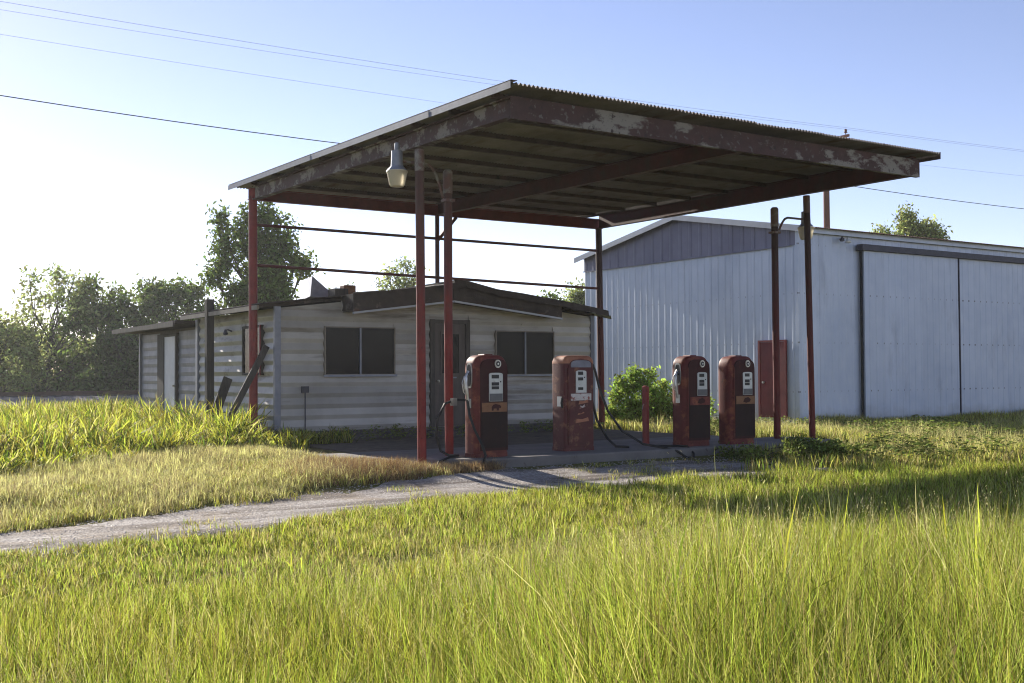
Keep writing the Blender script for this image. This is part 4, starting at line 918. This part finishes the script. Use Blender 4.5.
# straw-coloured grass between the gravel and the weeds
wedge = lambda x, y: np.clip(1.7+.79*(x+4.7), 1.0, 5.0)+1.1*(hash_noise(x, y, .9)-.5)+.5*(hash_noise(x, y, 2.7)-.5)
zone2 = lambda x, y: (lane_d(x, y) > 1.0+.35*(hash_noise(x, y, 2.2)-.5)) & (x < .05-.35*np.clip(y, 0, 2)) & (y < wedge(x, y)+.8)
x, y, px, d = field(14500, -14, .1, -5, 6, 5, lambda x, y, px, d, r: zone2(x, y))
scatter('straw_grass', gpts(x, y), vec(np.clip(.8+d*.02, .8, 1.4), .12+.16*hash_noise(x, y, 1.2)), c_dry, 'straw-coloured grass between the gravel and the left weeds', 'grass', 5)
x, y, px, d = field(14000, -14, .1, -5, 6, 6, lambda x, y, px, d, r: zone2(x, y) & (r < .75+.25*sstep(-2, -6, x)))
scatter('green_grass', gpts(x, y), vec(np.full(len(x), 1.1), .08+.12*hash_noise(x, y, .9)), c_short, 'green grass mixed into the straw patch at left', 'grass', 6)
x, y, px, d = field(9000, -4, 1.0, -1.2, 3, 7, lambda x, y, px, d, r: (zone2(x, y) | ((np.abs(y+.45) < .35) & (x > -.6) & (x < .9))) & (x > -2.6+r*1.8) & (y < 1.1))
scatter('dead_weeds', gpts(x, y), vec(np.full(len(x), .8), .12+.24*hash_noise(x, y, 1.4)), c_brown, 'brown dead weeds at the foot of the left canopy post', 'weeds', 7)
# bright tall weeds in front of the left wall
x, y, px, d = field(10500, -16, .2, .5, 18, 8, lambda x, y, px, d, r: (y > wedge(x, y)) & (px < 330) & (r < np.where(y < 8, .62, .3)))
scatter('tall_weeds', gpts(x, y), vec(np.full(len(x), .95), (.40+.80*hash_noise(x, y, 1.1))*(.5+.5*sstep(0, 1.6, y-wedge(x, y)))*(.72+.28*sstep(-4, -1.5, x))), c_weed, 'tall bright green weeds in front of the left wall', 'weeds', 8, .16)
x, y, px, d = field(700, .2, 1.6, 5.6, 6.5, 9, lambda x, y, px, d, r: (r < .35*(1.7-x)))
scatter('wall_weeds', gpts(x, y), vec(np.full(len(x), .7), .22+.25*hash_noise(x, y, 2)), c_weed, 'weeds growing along the foot of the house front', 'weeds', 9, .16)
x, y, px, d = field(450, .3, 8.3, 5.9, 6.55, 19, lambda x, y, px, d, r: (r < .25))
scatter('low_weeds', gpts(x, y, .02), vec(np.full(len(x), .6), .10+.2*hash_noise(x, y, 2)), c_leafy, 'dark low weeds in the shade of the house front', 'weeds', 19, .16)
# right: rough grass up to the barn, and between house and barn
right = lambda x, y: ((x > 8.7+.4*(hash_noise(x, y, 2)-.5)) | ((y < -.75) & (lane_d(x, y) > -1.0) & (x > 4.2+2.2*hash_noise(x, y, 1.7)))) & ~blocked(x, y)
x, y, px, d = field(30000, 4, 34, -6, 22, 10, lambda x, y, px, d, r: right(x, y) & (px > 560) & (r < np.where(y > 9, .5, 1)))
scatter('rough_grass', gpts(x, y), vec(np.full(len(x), 1.25), .12+.2*hash_noise(x, y, .8)), c_far, 'rough sunlit grass between the pumps and the barn', 'grass', 10)
x, y, px, d = field(9000, 4, 34, -4, 16, 11, lambda x, y, px, d, r: right(x, y) & (px > 600) & (y > -2.5) & (r < .25+.6*hash_noise(x, y, .6)))
scatter('pale_weeds', gpts(x, y), vec(np.full(len(x), 1.2), .24+.3*hash_noise(x, y, 1.1)), c_dry, 'pale flowering weeds in front of the barn', 'weeds', 11)
x, y, px, d = field(4000, 4, 34, -3, 9, 12, lambda x, y, px, d, r: right(x, y) & (px > 700) & (r < .8*sstep(.5, .75, hash_noise(x, y, .55))))
scatter('leafy_weeds', gpts(x, y), vec(np.full(len(x), 1.1), .22+.2*hash_noise(x, y, 1.1)), c_leafy, 'green leafy weeds scattered on the right', 'weeds', 12)
x, y, px, d = field(2600, 17, 31, 6.9, 7.85, 26, lambda x, y, px, d, r: r < .35+.6*hash_noise(x, y, .8))
scatter('barn_weeds', gpts(x, y), vec(np.full(len(x), 1.2), .2+.4*hash_noise(x, y, .9)), c_far, 'dark uncut grass along the foot of the barn', 'grass', 26)
# bright tuft at the lower right corner
M['g_tuft'] = leafmat('fresh_tuft_blades', S(150,196,60), S(170,208,78), S(140,186,60), .55)
tx_, ty_ = at(962, 3.75); V, F = blade_clump(60, .5, 1.0, .11, .012, .4, 99, None, 0, 4)
V3 = np.stack([V[:, 0]+V[:, 3]*.45, V[:, 1]+V[:, 4]*.45, V[:, 2]*.45], 1)
o = bpy.data.objects.new('grass_tuft', fast_mesh('grass_tuft', V3, F, M['g_tuft'])); C.objects.link(o); o.location = (tx_, ty_, float(ground(tx_, ty_))-.01)
tag(o, 'fresh bright green grass tuft at the lower right corner', 'grass tuft')
# grass towards the railway
x, y, px, d = field(5000, -40, 60, 17, 37, 13, lambda x, y, px, d, r: ~blocked(x, y) & (px < 700))
scatter('field_grass', gpts(x, y), vec(np.full(len(x), 2.4), .3+.3*hash_noise(x, y, .8)), c_far, 'green grass towards the railway behind the house', 'grass', 13)
# ------------------------------------------------------------------ thin volume added to imitate lens veiling glare
hm = bpy.data.materials.new('pale_glare_veil'); hm.use_nodes = True; ht = hm.node_tree; ht.nodes.remove(ht.nodes['Principled BSDF'])
pv = ht.nodes.new('ShaderNodeVolumePrincipled'); pv.inputs['Color'].default_value = (.92, .95, 1, 1); pv.inputs['Density'].default_value = .0004; pv.inputs['Anisotropy'].default_value = .4
ht.links.new(pv.outputs[0], ht.nodes['Material Output'].inputs['Volume'])
hb = MB().box(-395, 395, -135, 435, -2.0, 15.2)
hz_ = single('glare_veil', hb, hm, 'thin pale volume added over the whole place to imitate lens glare', 'glare_veil'); hz_['kind'] = 'stuff'
cy.volume_bounces = 1; hm.cycles.homogeneous_volume = True if hasattr(hm.cycles, 'homogeneous_volume') else False
print('TRIS', TRIS[0], sum(len(o.data.polygons) for o in scn.objects if o.type == 'MESH'))
